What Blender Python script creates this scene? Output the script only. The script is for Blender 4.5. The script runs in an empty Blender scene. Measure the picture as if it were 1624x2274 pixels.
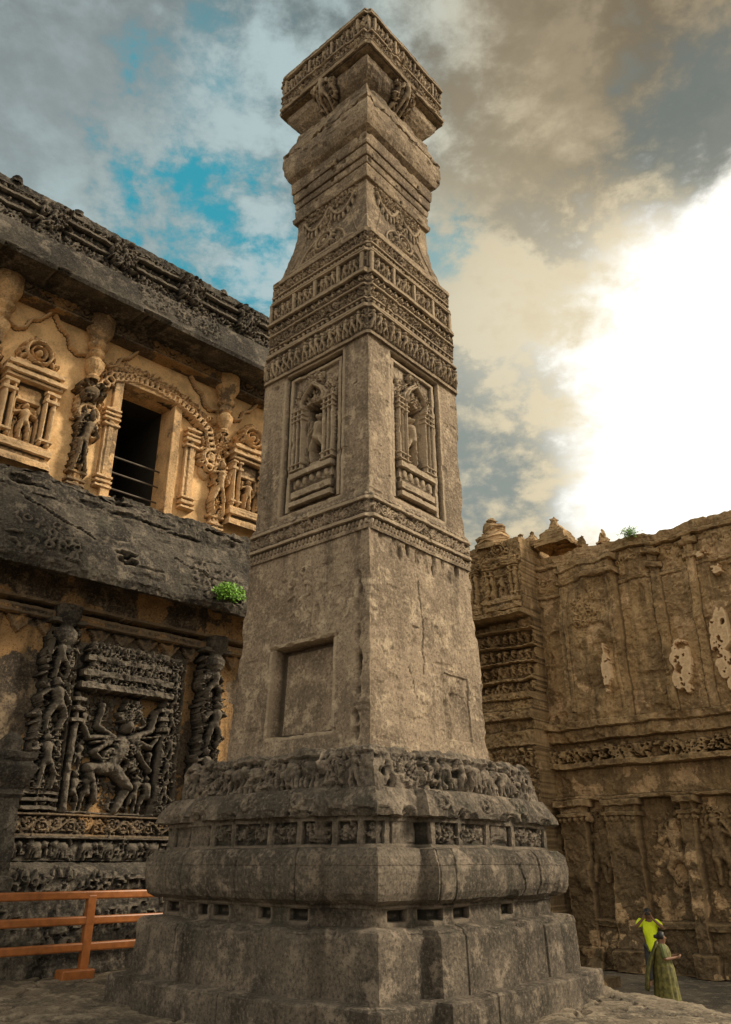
import bpy, math, random
import numpy as np
from mathutils import Vector
R=math.radians
sc=bpy.context.scene
col=sc.collection
# ------------------------------------------------------------ camera numbers
F=1750.0; CX=812.0; CY=1137.0; HZ=1915.0
PITCH=math.atan((HZ-CY)/F); cp,sp=math.cos(PITCH),math.sin(PITCH)
CAM=np.array([0,0,1.5])
def ray(x,y):
    v=CY-y
    return np.array([x-CX, F*cp-v*sp, F*sp+v*cp])
class Fr:
    def __init__(s,B,n):
        s.B=np.array([B[0],B[1],0.0]); s.n=np.array([n[0],n[1],0.0]); s.n/=np.linalg.norm(s.n)
        s.t=np.array([-s.n[1],s.n[0],0.0])
    def px(s,x,y,d=0.0):
        r=ray(x,y); k=(np.dot(s.B-CAM,s.n)+d)/np.dot(r,s.n)
        P=CAM+k*r
        return float(np.dot(P-s.B,s.t)), float(P[2])
    def at(s,a,d,z):
        return s.B+s.t*a+s.n*d+np.array([0,0,z])
A49=R(49)
NR=(math.sin(A49),-math.cos(A49)); NL=(-math.cos(A49),-math.sin(A49))
NF=(math.cos(R(46.5)),-math.sin(R(46.5)))
AX=np.array([-0.07,11.45,0.0])
# ------------------------------------------------------------ noise
_r=np.random.RandomState(7); PT=_r.rand(4096).astype(np.float32)
def vn(P,seed=0):
    I=np.floor(P).astype(np.int64); f=(P-I).astype(np.float32); f=f*f*(3-2*f)
    def h(i,j,k): return PT[((i*7919+j*104729+k*1299709+seed*15731)^((i*31+j*17)>>1))&4095]
    x,y,z=I[...,0],I[...,1],I[...,2]; fx,fy,fz=f[...,0],f[...,1],f[...,2]
    a=h(x,y,z)*(1-fx)+h(x+1,y,z)*fx; b=h(x,y+1,z)*(1-fx)+h(x+1,y+1,z)*fx
    c=h(x,y,z+1)*(1-fx)+h(x+1,y,z+1)*fx; d=h(x,y+1,z+1)*(1-fx)+h(x+1,y+1,z+1)*fx
    return (a*(1-fy)+b*fy)*(1-fz)+(c*(1-fy)+d*fy)*fz
def fbm(P,o=3,seed=0):
    s=0;a=.5;t=0
    for i in range(o):
        s=s+a*vn(P*(2.03**i),seed+i*13); t+=a; a*=.55
    return s/t
def rough(P,amp,freq=1.6,fine=.35,o=3):
    Q=np.stack([fbm(P*freq,o,1),fbm(P*freq+19.3,o,2),fbm(P*freq+41.7,o,3)],-1)-.5
    Q2=np.stack([vn(P*freq*11,5),vn(P*freq*11+9.1,6),vn(P*freq*11+23.1,7)],-1)-.5
    return P+Q*2*amp+Q2*amp*fine*2
# ------------------------------------------------------------ tagging
def tag(o,label=None,cat=None,group=None,kind=None):
    if label:o['label']=label
    if cat:o['category']=cat
    if group:o['group']=group
    if kind:o['kind']=kind
    return o
def empty(name,loc,label,cat,group=None):
    o=bpy.data.objects.new(name,None); col.objects.link(o); o.location=loc
    o.empty_display_size=.1
    return tag(o,label,cat,group)
def link(name,me,mat,parent=None):
    o=bpy.data.objects.new(name,me); col.objects.link(o)
    if mat: me.materials.append(mat)
    if parent is not None:
        o.parent=parent; o.matrix_parent_inverse.identity(); o.location=-Vector(parent.location)
    return o
def mesh_quads(name,V,Q,cav=None,flat=True):
    V=np.asarray(V,dtype=np.float32).reshape(-1,3); Q=np.asarray(Q,dtype=np.int32).reshape(-1,4)
    used=np.zeros(len(V),bool); used[Q.ravel()]=True
    if not used.all():
        mp=np.cumsum(used)-1; V=V[used]; Q=mp[Q].astype(np.int32)
        if cav is not None: cav=np.asarray(cav).ravel()[used]
    me=bpy.data.meshes.new(name)
    me.vertices.add(len(V)); me.vertices.foreach_set('co',V.ravel())
    me.loops.add(Q.size); me.loops.foreach_set('vertex_index',Q.ravel())
    me.polygons.add(len(Q)); me.polygons.foreach_set('loop_start',np.arange(0,Q.size,4,dtype=np.int32))
    me.update(calc_edges=True)
    if cav is not None:
        at=me.attributes.new('cav','FLOAT','POINT'); at.data.foreach_set('value',np.asarray(cav,dtype=np.float32).ravel())
    if flat: me.shade_flat()
    return me
def gridq(r,c,off=0,drop=None):
    i=np.arange(r*c).reshape(r,c)+off
    Q=np.stack([i[:-1,:-1],i[:-1,1:],i[1:,1:],i[1:,:-1]],-1)
    if drop is not None: Q=Q[~drop]
    return Q.reshape(-1,4)
def blur(H,r):
    r=max(1,r)
    for ax in (0,1):
        n=H.shape[ax]; rr=min(r,max(1,n//2-1))
        if n<4: continue
        Pd=np.pad(H,[(rr+1,rr) if a==ax else (0,0) for a in (0,1)],mode='edge')
        C=np.cumsum(Pd,axis=ax)
        H=(np.take(C,range(2*rr+1,2*rr+1+n),axis=ax)-np.take(C,range(0,n),axis=ax))/(2*rr+1)
    return H
# ------------------------------------------------------------ relief canvas
class Cv:
    def __init__(s,xs,ys,seed=0,init=0.0):
        s.xs=np.asarray(xs); s.ys=np.asarray(ys); s.init=init
        s.H=np.full((len(s.ys),len(s.xs)),init,dtype=np.float64); s.hole=np.zeros(s.H.shape,bool)
        s.rg=random.Random(seed)
    def win(s,x0,x1,y0,y1):
        ix=np.nonzero((s.xs>=x0)&(s.xs<=x1))[0]; iy=np.nonzero((s.ys>=y0)&(s.ys<=y1))[0]
        if len(ix)==0 or len(iy)==0: return None
        a=slice(iy[0],iy[-1]+1); b=slice(ix[0],ix[-1]+1)
        return a,b,s.xs[b][None,:],s.ys[a][:,None]
    def box(s,x0,x1,y0,y1,v,mode='max'):
        w=s.win(x0,x1,y0,y1)
        if not w:return
        a,b,X,Y=w
        if mode=='max': s.H[a,b]=np.maximum(s.H[a,b],v)
        elif mode=='add': s.H[a,b]+=v
        else: s.H[a,b]=v
    def ell(s,cx,cy,rx,ry,v,base=0.0,inner=0.0):
        w=s.win(cx-rx,cx+rx,cy-ry,cy+ry)
        if not w:return
        a,b,X,Y=w
        q=((X-cx)/rx)**2+((Y-cy)/ry)**2
        if inner>0:
            rr=np.sqrt(q); m=(1+inner)/2; hw=(1-inner)/2
            val=base+v*np.sqrt(np.clip(1-((rr-m)/hw)**2,0,1)); ok=np.abs(rr-m)<hw
        else: val=base+v*np.sqrt(np.clip(1-q,0,1)); ok=q<1
        s.H[a,b]=np.where(ok,np.maximum(s.H[a,b],val),s.H[a,b])
    def dig(s,cx,cy,rx,ry,v):
        w=s.win(cx-rx,cx+rx,cy-ry,cy+ry)
        if not w:return
        a,b,X,Y=w; q=((X-cx)/rx)**2+((Y-cy)/ry)**2
        s.H[a,b]=np.where((q<1)&(s.H[a,b]>s.init-1+ (1 if s.init<0 else 0)),s.H[a,b]-v*np.sqrt(np.clip(1-q,0,1)),s.H[a,b])
    def cap(s,x0,y0,x1,y1,r0,r1,v,base=0.0):
        R_=max(r0,r1)
        w=s.win(min(x0,x1)-R_,max(x0,x1)+R_,min(y0,y1)-R_,max(y0,y1)+R_)
        if not w:return
        a,b,X,Y=w; dx,dy=x1-x0,y1-y0; L=dx*dx+dy*dy+1e-9
        t=np.clip(((X-x0)*dx+(Y-y0)*dy)/L,0,1); r=r0+(r1-r0)*t
        q=((X-x0-t*dx)**2+(Y-y0-t*dy)**2)/(r*r)
        val=base+v*np.sqrt(np.clip(1-q,0,1))
        s.H[a,b]=np.where(q<1,np.maximum(s.H[a,b],val),s.H[a,b])
    def crack(s,x,y,n,dx,dy,r,dep):
        for i in range(n):
            nx=x+dx+s.rg.uniform(-.05,.05); ny=y+dy+s.rg.uniform(-.03,.03)
            m=int(max(2,math.hypot(nx-x,ny-y)/.015))
            for k in range(m):
                t=k/m; w=s.win(x+(nx-x)*t-r,x+(nx-x)*t+r,y+(ny-y)*t-r,y+(ny-y)*t+r)
                if w: s.H[w[0],w[1]]=np.minimum(s.H[w[0],w[1]],-dep)
            x,y=nx,ny
    def poly(s,pts,r,v,base=0.0):
        for (a,b),(c,d) in zip(pts[:-1],pts[1:]): s.cap(a,b,c,d,r,r,v,base)
    def fig(s,cx,y0,h,v,base=0.0,wide=1.0):
        g=s.rg; l=g.uniform(-.06,.06)*h; k=wide
        hip=(cx,y0+.47*h); ch=(cx+l,y0+.72*h)
        s.cap(hip[0],hip[1],cx+l*.5,y0+.58*h,.11*h*k,.08*h*k,v,base)
        s.cap(cx+l*.5,y0+.58*h,ch[0],ch[1],.08*h*k,.125*h*k,v,base)
        s.ell(ch[0]+l*.4,y0+.89*h,.07*h*k,.085*h,v,base); s.ell(ch[0]+l*.4,y0+.965*h,.055*h*k,.06*h,v*.75,base)
        s.ell(ch[0]+l*.4,y0+.90*h,.13*h*k,.12*h,v*.35,base,inner=.7)
        for sd in (-1,1):
            kx=cx+sd*(.06+g.uniform(0,.12))*h*k; 
            s.cap(cx+sd*.05*h*k,hip[1],kx,y0+.25*h,.072*h*k,.048*h*k,v*.85,base)
            s.cap(kx,y0+.25*h,cx+sd*(.05+g.uniform(0,.1))*h*k,y0+.02*h,.05*h*k,.035*h*k,v*.75,base)
            ex=ch[0]+sd*(.2+g.uniform(0,.07))*h*k; ey=y0+g.uniform(.55,.72)*h
            s.cap(ch[0]+sd*.11*h*k,ch[1]+.03*h,ex,ey,.042*h*k,.036*h*k,v*.7,base)
            s.cap(ex,ey,ch[0]+sd*g.uniform(.02,.28)*h*k,y0+g.uniform(.45,.95)*h,.036*h*k,.03*h*k,v*.7,base)
    def figs(s,x0,x1,y0,y1,v,sp=.2,base=0.0,posts=0):
        h=y1-y0; x=x0+sp*.5; i=0
        while x<x1:
            if posts and i%posts==0: s.box(x-.03,x+.03,y0,y1,base+v*.8)
            else: s.fig(x+s.rg.uniform(-.02,.02),y0,h*s.rg.uniform(.82,.98),v*s.rg.uniform(.7,1),base)
            x+=sp*s.rg.uniform(.85,1.15); i+=1
    def beast(s,cx,y0,h,v,base=0.0):
        f=s.rg.choice((-1,1)); w=h*1.15
        s.ell(cx,y0+.58*h,.42*w,.32*h,v,base)
        for q in (-.3,-.12,.14,.3): s.cap(cx+q*w,y0+.5*h,cx+q*w*1.05,y0,.075*w,.065*w,v*.7,base)
        s.ell(cx+f*.45*w,y0+.72*h,.19*w,.22*h,v*1.1,base)
        s.poly([(cx+f*.55*w,y0+.7*h),(cx+f*.62*w,y0+.4*h),(cx+f*.56*w,y0+.15*h)],.05*w,v*.8,base)
    def vine(s,x0,x1,y0,y1,v,base=0.0):
        h=y1-y0; m=(y0+y1)/2; per=h*1.9; n=max(6,int((x1-x0)/per*12))
        pts=[(x0+(x1-x0)*i/n, m+.3*h*math.sin((x1-x0)*i/n/per*2*math.pi)) for i in range(n+1)]
        s.poly(pts,.09*h,v*.8,base); x=x0+per*.25; sg=-1
        while x<x1:
            q=s.rg.uniform(.75,1.05)
            s.ell(x,m+sg*.12*h,.34*h*q,.34*h*q,v*q,base,inner=.55); s.ell(x,m+sg*.12*h,.13*h,.13*h,v,base)
            s.cap(x+.3*h,m+sg*.3*h,x+.5*h,m+sg*.42*h,.09*h,.04*h,v*.7,base)
            x+=per*.5*s.rg.uniform(.93,1.07); sg=-sg
    def foliage(s,x0,x1,y0,y1,v,base=0.0,dens=1.0,r=.06):
        n=int((x1-x0)*(y1-y0)/(r*r)*.9*dens)
        for i in range(n):
            x=s.rg.uniform(x0,x1); y=s.rg.uniform(y0,y1); a=s.rg.uniform(0,6.28); l=r*s.rg.uniform(.6,1.8)
            if s.rg.random()<.3: s.ell(x,y,r,r,v*s.rg.uniform(.6,1),base,inner=.5)
            else: s.cap(x,y,x+l*math.cos(a),y+l*math.sin(a),r*.5,r*.25,v*s.rg.uniform(.5,1),base)
    def diamonds(s,x0,x1,y0,y1,v,per=None,base=0.0):
        w=s.win(x0,x1,y0,y1)
        if not w:return
        a,b,X,Y=w; h=y1-y0; per=per or h
        u=np.abs(((X-x0)/per)%1-.5)*2; q=np.abs((Y-y0)/h-.5)*2
        m=(u+q)
        val=np.where(m<.45,v,np.where((m>.75)&(m<1.0),v*.8,0))
        s.H[a,b]=np.maximum(s.H[a,b],base+val)
    def tri(s,x0,x1,y0,y1,v,per,base=0.0,down=True):
        w=s.win(x0,x1,y0,y1)
        if not w:return
        a,b,X,Y=w; u=np.abs(((X-x0)/per)%1-.5)*2; q=(Y-y0)/(y1-y0)
        if down:q=1-q
        s.H[a,b]=np.maximum(s.H[a,b],np.where(u+q<1,base+v*(1-.5*(u+q)),base*0+s.init))
    def pegs(s,x0,x1,y0,y1,v,per,base=0.0):
        x=x0+per/2
        while x<x1: s.ell(x,(y0+y1)/2,per*.4,(y1-y0)/2,v,base); x+=per
    def medal(s,cx,cy,r,v,base=0.0):
        s.ell(cx,cy,r,r,v,base,inner=.72); s.ell(cx,cy,r*.6,r*.6,v*.9,base,inner=.7); s.ell(cx,cy,r*.3,r*.3,v,base)
        for k in range(10):
            a=math.pi*(k/9)*1.3-.15*math.pi; s.ell(cx+1.08*r*math.cos(a),cy+1.08*r*math.sin(a),r*.2,r*.2,v*.9,base)
    def shrine(s,x0,x1,z0,z1,v,base=0.0,deep=.15,top=True):
        W=x1-x0; H=z1-z0; c=(x0+x1)/2
        for k,(a,b,q,e) in enumerate([(0,.05,1,.0),(.05,.09,.7,.04),(.09,.14,1,.01),(.14,.17,.7,.05)]): s.box(x0+e*W,x1-e*W,z0+a*H,z0+b*H,base+v*q)
        body=.60 if top else .8
        s.box(x0+.1*W,x1-.1*W,z0+.17*H,z0+body*H,base+v*.35)
        for sd in (-1,1):
            for o_,wd in ((.40,.055),(.27,.04)):
                xx=c+sd*o_*W; s.cap(xx,z0+.19*H,xx,z0+(body-.03)*H,wd*W,wd*W,v*.8,base+v*.1)
                for q in (.2,body-.1,body-.04): s.box(xx-wd*1.3*W,xx+wd*1.3*W,z0+q*H,z0+(q+.025)*H,base+v*.95)
        s.box(c-.19*W,c+.19*W,z0+.19*H,z0+(body-.12)*H,base-deep,'set'); s.ell(c,z0+(body-.12)*H,.0001,.0001,0)
        s.fig(c,z0+.195*H,(body-.33)*H,v*.9,base-deep+.02,1.15)
        for k,(a,b,q,e) in enumerate([(0,.03,1.0,.02),(.03,.06,1.25,-.03),(.06,.10,.9,.05),(.10,.13,1.1,.03),(.13,.17,.7,.14)]):
            s.box(x0+e*W,x1-e*W,z0+(body+a)*H,z0+(body+b)*H,base+v*q)
        if top:
            s.foliage(c-.36*W,c+.36*W,z0+.76*H,z0+.84*H,v*.7,base,1,.05*W)
            s.medal(c,z0+.86*H,.10*H,v,base)
            s.foliage(c-.12*W,c+.12*W,z0+.95*H,z0+.99*H,v*.7,base,1,.04*W)
    def noise(s,amp,f=6):
        X,Y=np.meshgrid(s.xs,s.ys); P=np.stack([X*f,Y*f,X*0+s.rg.random()*50],-1)
        n=(fbm(P,3)-.5)*2*amp
        if s.init<0: n=np.where(s.H>s.init+1e-6,n,0)
        s.H+=n
    def weather(s,amp=.03,worn=.0):
        X,Y=np.meshgrid(s.xs,s.ys); P=np.stack([X,Y,X*0+s.rg.random()*50],-1)
        ok=s.H>s.init+1e-6 if s.init<0 else np.ones(s.H.shape,bool)
        n=(fbm(P*7,3)-.5)*2*amp+(fbm(P*17,2)-.5)*amp
        if worn>0:
            k=np.clip((fbm(P*.9,3,4)-.40)/.2,0,1); k=1-worn*(1-k); s.H=np.where(ok,s.H*k,s.H)
        s.H+=np.where(ok,n,0)
def sample(prof,ds):
    a=[];z=[];na=[];nz=[]
    for (p,q) in zip(prof[:-1],prof[1:]):
        L=math.hypot(q[0]-p[0],q[1]-p[1]); 
        if L<1e-6: continue
        n=max(1,int(math.ceil(L/ds))); o=((q[1]-p[1])/L,-(q[0]-p[0])/L)
        for i in range(n):
            f=(i+.02 if i==0 else i)/n
            a.append(p[0]+(q[0]-p[0])*f); z.append(p[1]+(q[1]-p[1])*f); na.append(o[0]); nz.append(o[1])
        a.append(p[0]+(q[0]-p[0])*.985); z.append(p[1]+(q[1]-p[1])*.985); na.append(o[0]); nz.append(o[1])
    return map(np.array,(a,z,na,nz))
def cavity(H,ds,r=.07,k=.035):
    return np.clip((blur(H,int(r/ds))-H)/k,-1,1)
def sweep(name,fr,s0,s1,prof,mat,parent,fn=None,ds=.03,amp=.015,freq=1.6,back=.5,seed=0,init=0.0,dropinit=False,fine=.35,pad=True,skyline=0.0):
    a,z,na,nz=sample(prof,ds)
    xs=np.linspace(s0,s1,max(2,int((s1-s0)/ds)+1))
    cv=Cv(xs,z,seed,init)
    if fn: fn(cv)
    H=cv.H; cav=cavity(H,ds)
    D=a[:,None]+H*na[:,None]; Z=z[:,None]+H*nz[:,None]
    if skyline:
        q=fbm(np.stack([xs*.7,xs*0+seed,xs*0],-1),4)-.5; k=np.clip((z-(z.max()-2.5))/2.5,0,1)
        Z=Z+k[:,None]*q[None,:]*2*skyline
    P=fr.B+fr.t*xs[None,:,None]+fr.n*D[...,None]; P=P+np.array([0,0,1.0])*Z[...,None]
    P=rough(P,amp,freq,fine)
    drop=cv.hole[:-1,:-1]
    if dropinit:
        m=H<=init+1e-6; drop=drop|(m[:-1,:-1]&m[1:,:-1]&m[:-1,1:]&m[1:,1:])
    if pad and not dropinit:
        P=np.pad(P,((1,1),(1,1),(0,0)),mode='edge')
        dd=(P-fr.B)@fr.n; tgt=min(a.min(),0)-back
        e=np.zeros(P.shape[:2],bool); e[0]=e[-1]=True; e[:,0]=e[:,-1]=True
        P[e]-=fr.n*(dd[e]-tgt)[:,None]
        cav=np.pad(cav,1,mode='edge'); drop=np.pad(drop,1)
    r,c=P.shape[:2]
    return link(name,mesh_quads(name,P,gridq(r,c,0,drop),cav),mat,parent)
def slab(name,fr,s0,s1,z0,z1,d,mat,parent,fn=None,**k):
    return sweep(name,fr,s0,s1,[(d,z0),(d,z1)],mat,parent,fn,**k)
FACES=[np.array([NR[0],NR[1],0]),np.array([NL[0],NL[1],0]),np.array([-NR[0],-NR[1],0]),np.array([-NL[0],-NL[1],0])]
def ring(name,prof,mat,parent,fn=None,ds=.018,amp=.008,freq=1.6,proj=0.0,ub=.62,chip=.03,seed=0,fine=.35):
    h,z,na,nz=sample(prof,ds); hm=h.max(); n=max(3,int(2*hm/ds))
    u=np.linspace(-1,1,n+1); V=[];Q=[];C=[];off=0
    for k in range(4):
        nn=FACES[k]; tt=np.array([-nn[1],nn[0],0])
        cv=Cv(u*hm,z,seed+k*7)
        if fn: fn(cv,k)
        H=cv.H; cav=cavity(H,ds)
        m=np.clip((1-np.abs(u))/.025,0,1)[None,:]
        H=H*m; pr=proj*(np.abs(u)<ub)[None,:]
        dh=h[:,None]+H*na[:,None]+pr; zz_=z[:,None]+H*nz[:,None]
        P=AX+nn*dh[...,None]+tt*(u[None,:]*h[:,None])[...,None]+np.array([0,0,1.0])*zz_[...,None]
        e=np.clip((np.abs(u)-.90)/.10,0,1)[None,:]**3
        cn=np.clip(fbm(P*3.2,3,9)-.46,0,1)*6*chip*e
        L=P-AX; L[...,2]=0
        P=P-L*cn[...,None]*.6
        P=rough(P,amp,freq,fine)
        r,c=P.shape[:2]; V.append(P.reshape(-1,3)); Q.append(gridq(r,c,off)); C.append(cav.ravel()); off+=r*c
    return link(name,mesh_quads(name,np.concatenate(V),np.concatenate(Q),np.concatenate(C)),mat,parent)
def lathe(name,c,prof,mat,parent,segs=20,square=False,amp=.006,rot=0.0,half=None):
    rr=[];zz_=[]
    for (p,q) in zip(prof[:-1],prof[1:]):
        L=math.hypot(q[0]-p[0],q[1]-p[1]); n=max(1,int(L/.05))
        for i in range(n): rr.append(p[0]+(q[0]-p[0])*i/n); zz_.append(p[1]+(q[1]-p[1])*i/n)
    rr.append(prof[-1][0]); zz_.append(prof[-1][1]); rr=np.array(rr); zz_=np.array(zz_)
    if square:
        q=[]; 
        for k in range(4):
            for i in range(6): 
                f=i/6*2-1; a=[(1,f),(-f,1),(-1,-f),(f,-1)][k]; q.append(a)
        q.append(q[0]); q=np.array(q)
    else:
        a=np.linspace(0,2*math.pi,segs+1); q=np.stack([np.cos(a),np.sin(a)],-1)
    cr,sr=math.cos(rot),math.sin(rot); q=q@np.array([[cr,sr],[-sr,cr]])
    P=np.zeros((len(rr),len(q),3)); P[...,0]=c[0]+rr[:,None]*q[None,:,0]; P[...,1]=c[1]+rr[:,None]*q[None,:,1]; P[...,2]=c[2]+zz_[:,None]
    P=rough(P,amp,2.5)
    P[:,-1]=P[:,0]
    return link(name,mesh_quads(name,P,gridq(*P.shape[:2]),np.zeros(P.shape[:2]),flat=True),mat,parent)
class MB:
    def __init__(s): s.v=[]; s.f=[]
    def box(s,fr,s0,s1,d0,d1,z0,z1,inv=False):
        o=len(s.v)
        for z in (z0,z1):
            for a,d in ((s0,d0),(s1,d0),(s1,d1),(s0,d1)): s.v.append(tuple(fr.at(a,d,z)))
        for f in ((0,1,2,3),(7,6,5,4),(0,4,5,1),(1,5,6,2),(2,6,7,3),(3,7,4,0)): s.f.append(tuple(o+i for i in f))
    def tube(s,p,q,r,n=10,r2=None):
        p=Vector(p);q=Vector(q); d=(q-p).normalized(); a=d.orthogonal().normalized(); b=d.cross(a); o=len(s.v); r2=r if r2 is None else r2
        for P,rr in ((p,r),(q,r2)):
            for i in range(n):
                t=2*math.pi*i/n; s.v.append(tuple(P+a*math.cos(t)*rr+b*math.sin(t)*rr))
        for i in range(n): j=(i+1)%n; s.f.append((o+i,o+j,o+n+j,o+n+i))
        s.f.append(tuple(o+i for i in range(n))[::-1]); s.f.append(tuple(o+n+i for i in range(n)))
    def build(s,name,mat,parent=None,smooth=False,bevel=0):
        me=bpy.data.meshes.new(name); me.from_pydata(s.v,[],s.f); me.update()
        if not smooth: me.shade_flat()
        o=link(name,me,mat,parent)
        if bevel:
            m=o.modifiers.new('b','BEVEL'); m.width=bevel; m.segments=2
        return o
# ------------------------------------------------------------ materials
def nt(m): return m.node_tree.nodes,m.node_tree.links
def stone(name,base,dark,light,scale=1.0,plaster=None,pl_amt=.5,streak=.5,bump=.75,cav_dark=.8,moss=0.0,foot=None,speck=1.0):
    m=bpy.data.materials.new(name); m.use_nodes=True; N,L=nt(m)
    bs=N['Principled BSDF']; bs.inputs['Roughness'].default_value=.92
    bs.inputs['Specular IOR Level'].default_value=.2
    geo=N.new('ShaderNodeNewGeometry')
    def noise(sc_,det=4,ro=.6,sx=None):
        n=N.new('ShaderNodeTexNoise'); n.inputs['Scale'].default_value=sc_; n.inputs['Detail'].default_value=det; n.inputs['Roughness'].default_value=ro
        if sx:
            mp=N.new('ShaderNodeMapping'); mp.inputs['Scale'].default_value=sx; L.new(geo.outputs['Position'],mp.inputs[0]); L.new(mp.outputs[0],n.inputs['Vector'])
        else: L.new(geo.outputs['Position'],n.inputs['Vector'])
        return n.outputs[0]
    def mr(v,a,b,c=0.,d=1.):
        r=N.new('ShaderNodeMapRange'); r.interpolation_type='SMOOTHSTEP'
        for i,x in zip((1,2,3,4),(a,b,c,d)): r.inputs[i].default_value=x
        L.new(v,r.inputs[0]); return r.outputs[0]
    def mix(f,a,b,bt='MIX'):
        x=N.new('ShaderNodeMix'); x.data_type='RGBA'; x.blend_type=bt
        if isinstance(f,float): x.inputs[0].default_value=f
        else: L.new(f,x.inputs[0])
        for q,i in ((a,6),(b,7)):
            if isinstance(q,tuple): x.inputs[i].default_value=(*q,1)
            else: L.new(q,x.inputs[i])
        return x.outputs[2]
    def mul(a,b):
        x=N.new('ShaderNodeMath'); x.operation='MULTIPLY'
        for q,i in ((a,0),(b,1)):
            if isinstance(q,float): x.inputs[i].default_value=q
            else: L.new(q,x.inputs[i])
        return x.outputs[0]
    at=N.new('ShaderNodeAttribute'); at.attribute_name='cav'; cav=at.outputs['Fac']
    c=mix(mr(noise(.9*scale,5),.40,.60),base,dark)
    c=mix(mul(mr(noise(3.3*scale,6,.72),.5,.64),.85),c,light)
    if foot:  # haze gradient painted into the colour by height, darker towards the bottom
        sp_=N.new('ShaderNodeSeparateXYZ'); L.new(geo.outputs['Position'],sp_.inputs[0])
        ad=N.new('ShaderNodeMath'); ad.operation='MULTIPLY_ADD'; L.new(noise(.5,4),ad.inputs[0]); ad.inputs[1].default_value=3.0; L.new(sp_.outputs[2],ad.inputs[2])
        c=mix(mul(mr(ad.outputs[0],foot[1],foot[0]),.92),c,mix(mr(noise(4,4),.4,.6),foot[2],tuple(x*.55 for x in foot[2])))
    if plaster:
        pm=mul(mr(noise(.8*scale,6,.62),.56-pl_amt*.35,.585-pl_amt*.35),mr(cav,-.6,.1,.45,1.))
        pc=mix(mr(noise(2.2,5,.6),.4,.65),plaster,tuple(x*.66 for x in plaster))
        c=mix(pm,c,pc)
    st=mul(mr(noise(1.0,5,.62,sx=(2.2,2.2,.25)),.50,.64),streak)
    c=mix(st,c,tuple(x*.4 for x in dark))
    f1=noise(26*scale,4,.75)
    c=mix(mul(mr(f1,.51,.64),.65*speck),c,tuple(x*.4 for x in dark))
    c=mix(mul(mr(f1,.47,.36),.45*speck),c,light)
    c=mix(mul(mr(cav,.0,.8),cav_dark),c,tuple(x*.3 for x in dark))  # darkens recessed carving by the cav attribute
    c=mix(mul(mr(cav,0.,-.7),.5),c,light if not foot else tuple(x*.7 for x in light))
    if moss>0: c=mix(mul(mr(noise(1.7,5,.7),.52,.7),moss),c,(.045,.05,.035))
    L.new(c,bs.inputs['Base Color'])
    b=N.new('ShaderNodeBump'); b.inputs['Strength'].default_value=bump; b.inputs['Distance'].default_value=.06
    L.new(noise(13*scale,7,.76),b.inputs['Height']); L.new(b.outputs[0],bs.inputs['Normal'])
    return m
def plain(name,c,rough_=.6,var=.15,metal=0.0,sc_=8):
    m=bpy.data.materials.new(name); m.use_nodes=True; N,L=nt(m); bs=N['Principled BSDF']
    bs.inputs['Roughness'].default_value=rough_; bs.inputs['Metallic'].default_value=metal
    n=N.new('ShaderNodeTexNoise'); n.inputs['Scale'].default_value=sc_; n.inputs['Detail'].default_value=5
    g=N.new('ShaderNodeNewGeometry'); L.new(g.outputs['Position'],n.inputs['Vector'])
    r=N.new('ShaderNodeValToRGB'); r.color_ramp.elements[0].position=.35; r.color_ramp.elements[1].position=.65
    r.color_ramp.elements[0].color=(*[x*(1-var*1.5) for x in c],1); r.color_ramp.elements[1].color=(*[min(1,x*(1+var)) for x in c],1)
    L.new(n.outputs[0],r.inputs[0]); L.new(r.outputs[0],bs.inputs['Base Color'])
    return m
M={}
M['shaft']=stone('shaft_stone',(.33,.255,.18),(.21,.162,.115),(.53,.425,.30),cav_dark=.85,streak=.6)
M['upper']=stone('upper_stone',(.30,.23,.155),(.165,.125,.088),(.48,.375,.255),cav_dark=1.0)
M['base']=stone('base_stone',(.155,.128,.098),(.075,.064,.05),(.29,.235,.178),cav_dark=.95,moss=.35,streak=.6)
M['dark']=stone('weathered_stone',(.10,.087,.07),(.045,.04,.034),(.22,.187,.145),cav_dark=.95,moss=.3)
M['dplast']=stone('plastered_dark_stone',(.15,.112,.077),(.065,.052,.04),(.30,.225,.145),plaster=(.48,.29,.13),pl_amt=.14,cav_dark=.95)
M['ochre']=stone('ochre_plaster',(.86,.56,.27),(.60,.38,.18),(.90,.64,.36),plaster=(.88,.59,.30),pl_amt=.5,cav_dark=.9,streak=.22,bump=.3,speck=.5)
M['carve']=stone('carved_ochre',(.50,.33,.18),(.22,.155,.095),(.78,.55,.32),plaster=(.78,.51,.26),pl_amt=.30,cav_dark=1.0,streak=.35,speck=.7)
M['hazy']=stone('gallery_stone_painted_haze',(.37,.245,.12),(.25,.165,.085),(.47,.32,.165),plaster=(.56,.38,.21),pl_amt=-.03,cav_dark=.7,streak=.6,foot=(1.0,9.0,(.15,.105,.06)),speck=.5,bump=.45)  # haze painted into the stone: golden, low-contrast top over a darker foot
M['peel']=stone('peeling_plaster',(.66,.46,.27),(.50,.34,.19),(.74,.54,.33),cav_dark=.5,streak=.2,bump=.3,speck=.5)
M['ground']=stone('ground_stone',(.20,.16,.115),(.105,.088,.066),(.36,.295,.21),cav_dark=.5,streak=0.)
M['void']=plain('dark_interior',(.02,.018,.015),.9)
M['rail']=plain('orange_paint',(.33,.115,.032),.42,.15,sc_=10)
M['iron']=plain('dark_iron',(.10,.08,.06),.5)
M['leaf']=plain('leaf_green',(.16,.36,.03),.6,.4,sc_=30)
M['stem']=plain('stem_brown',(.08,.06,.03),.8)
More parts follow.
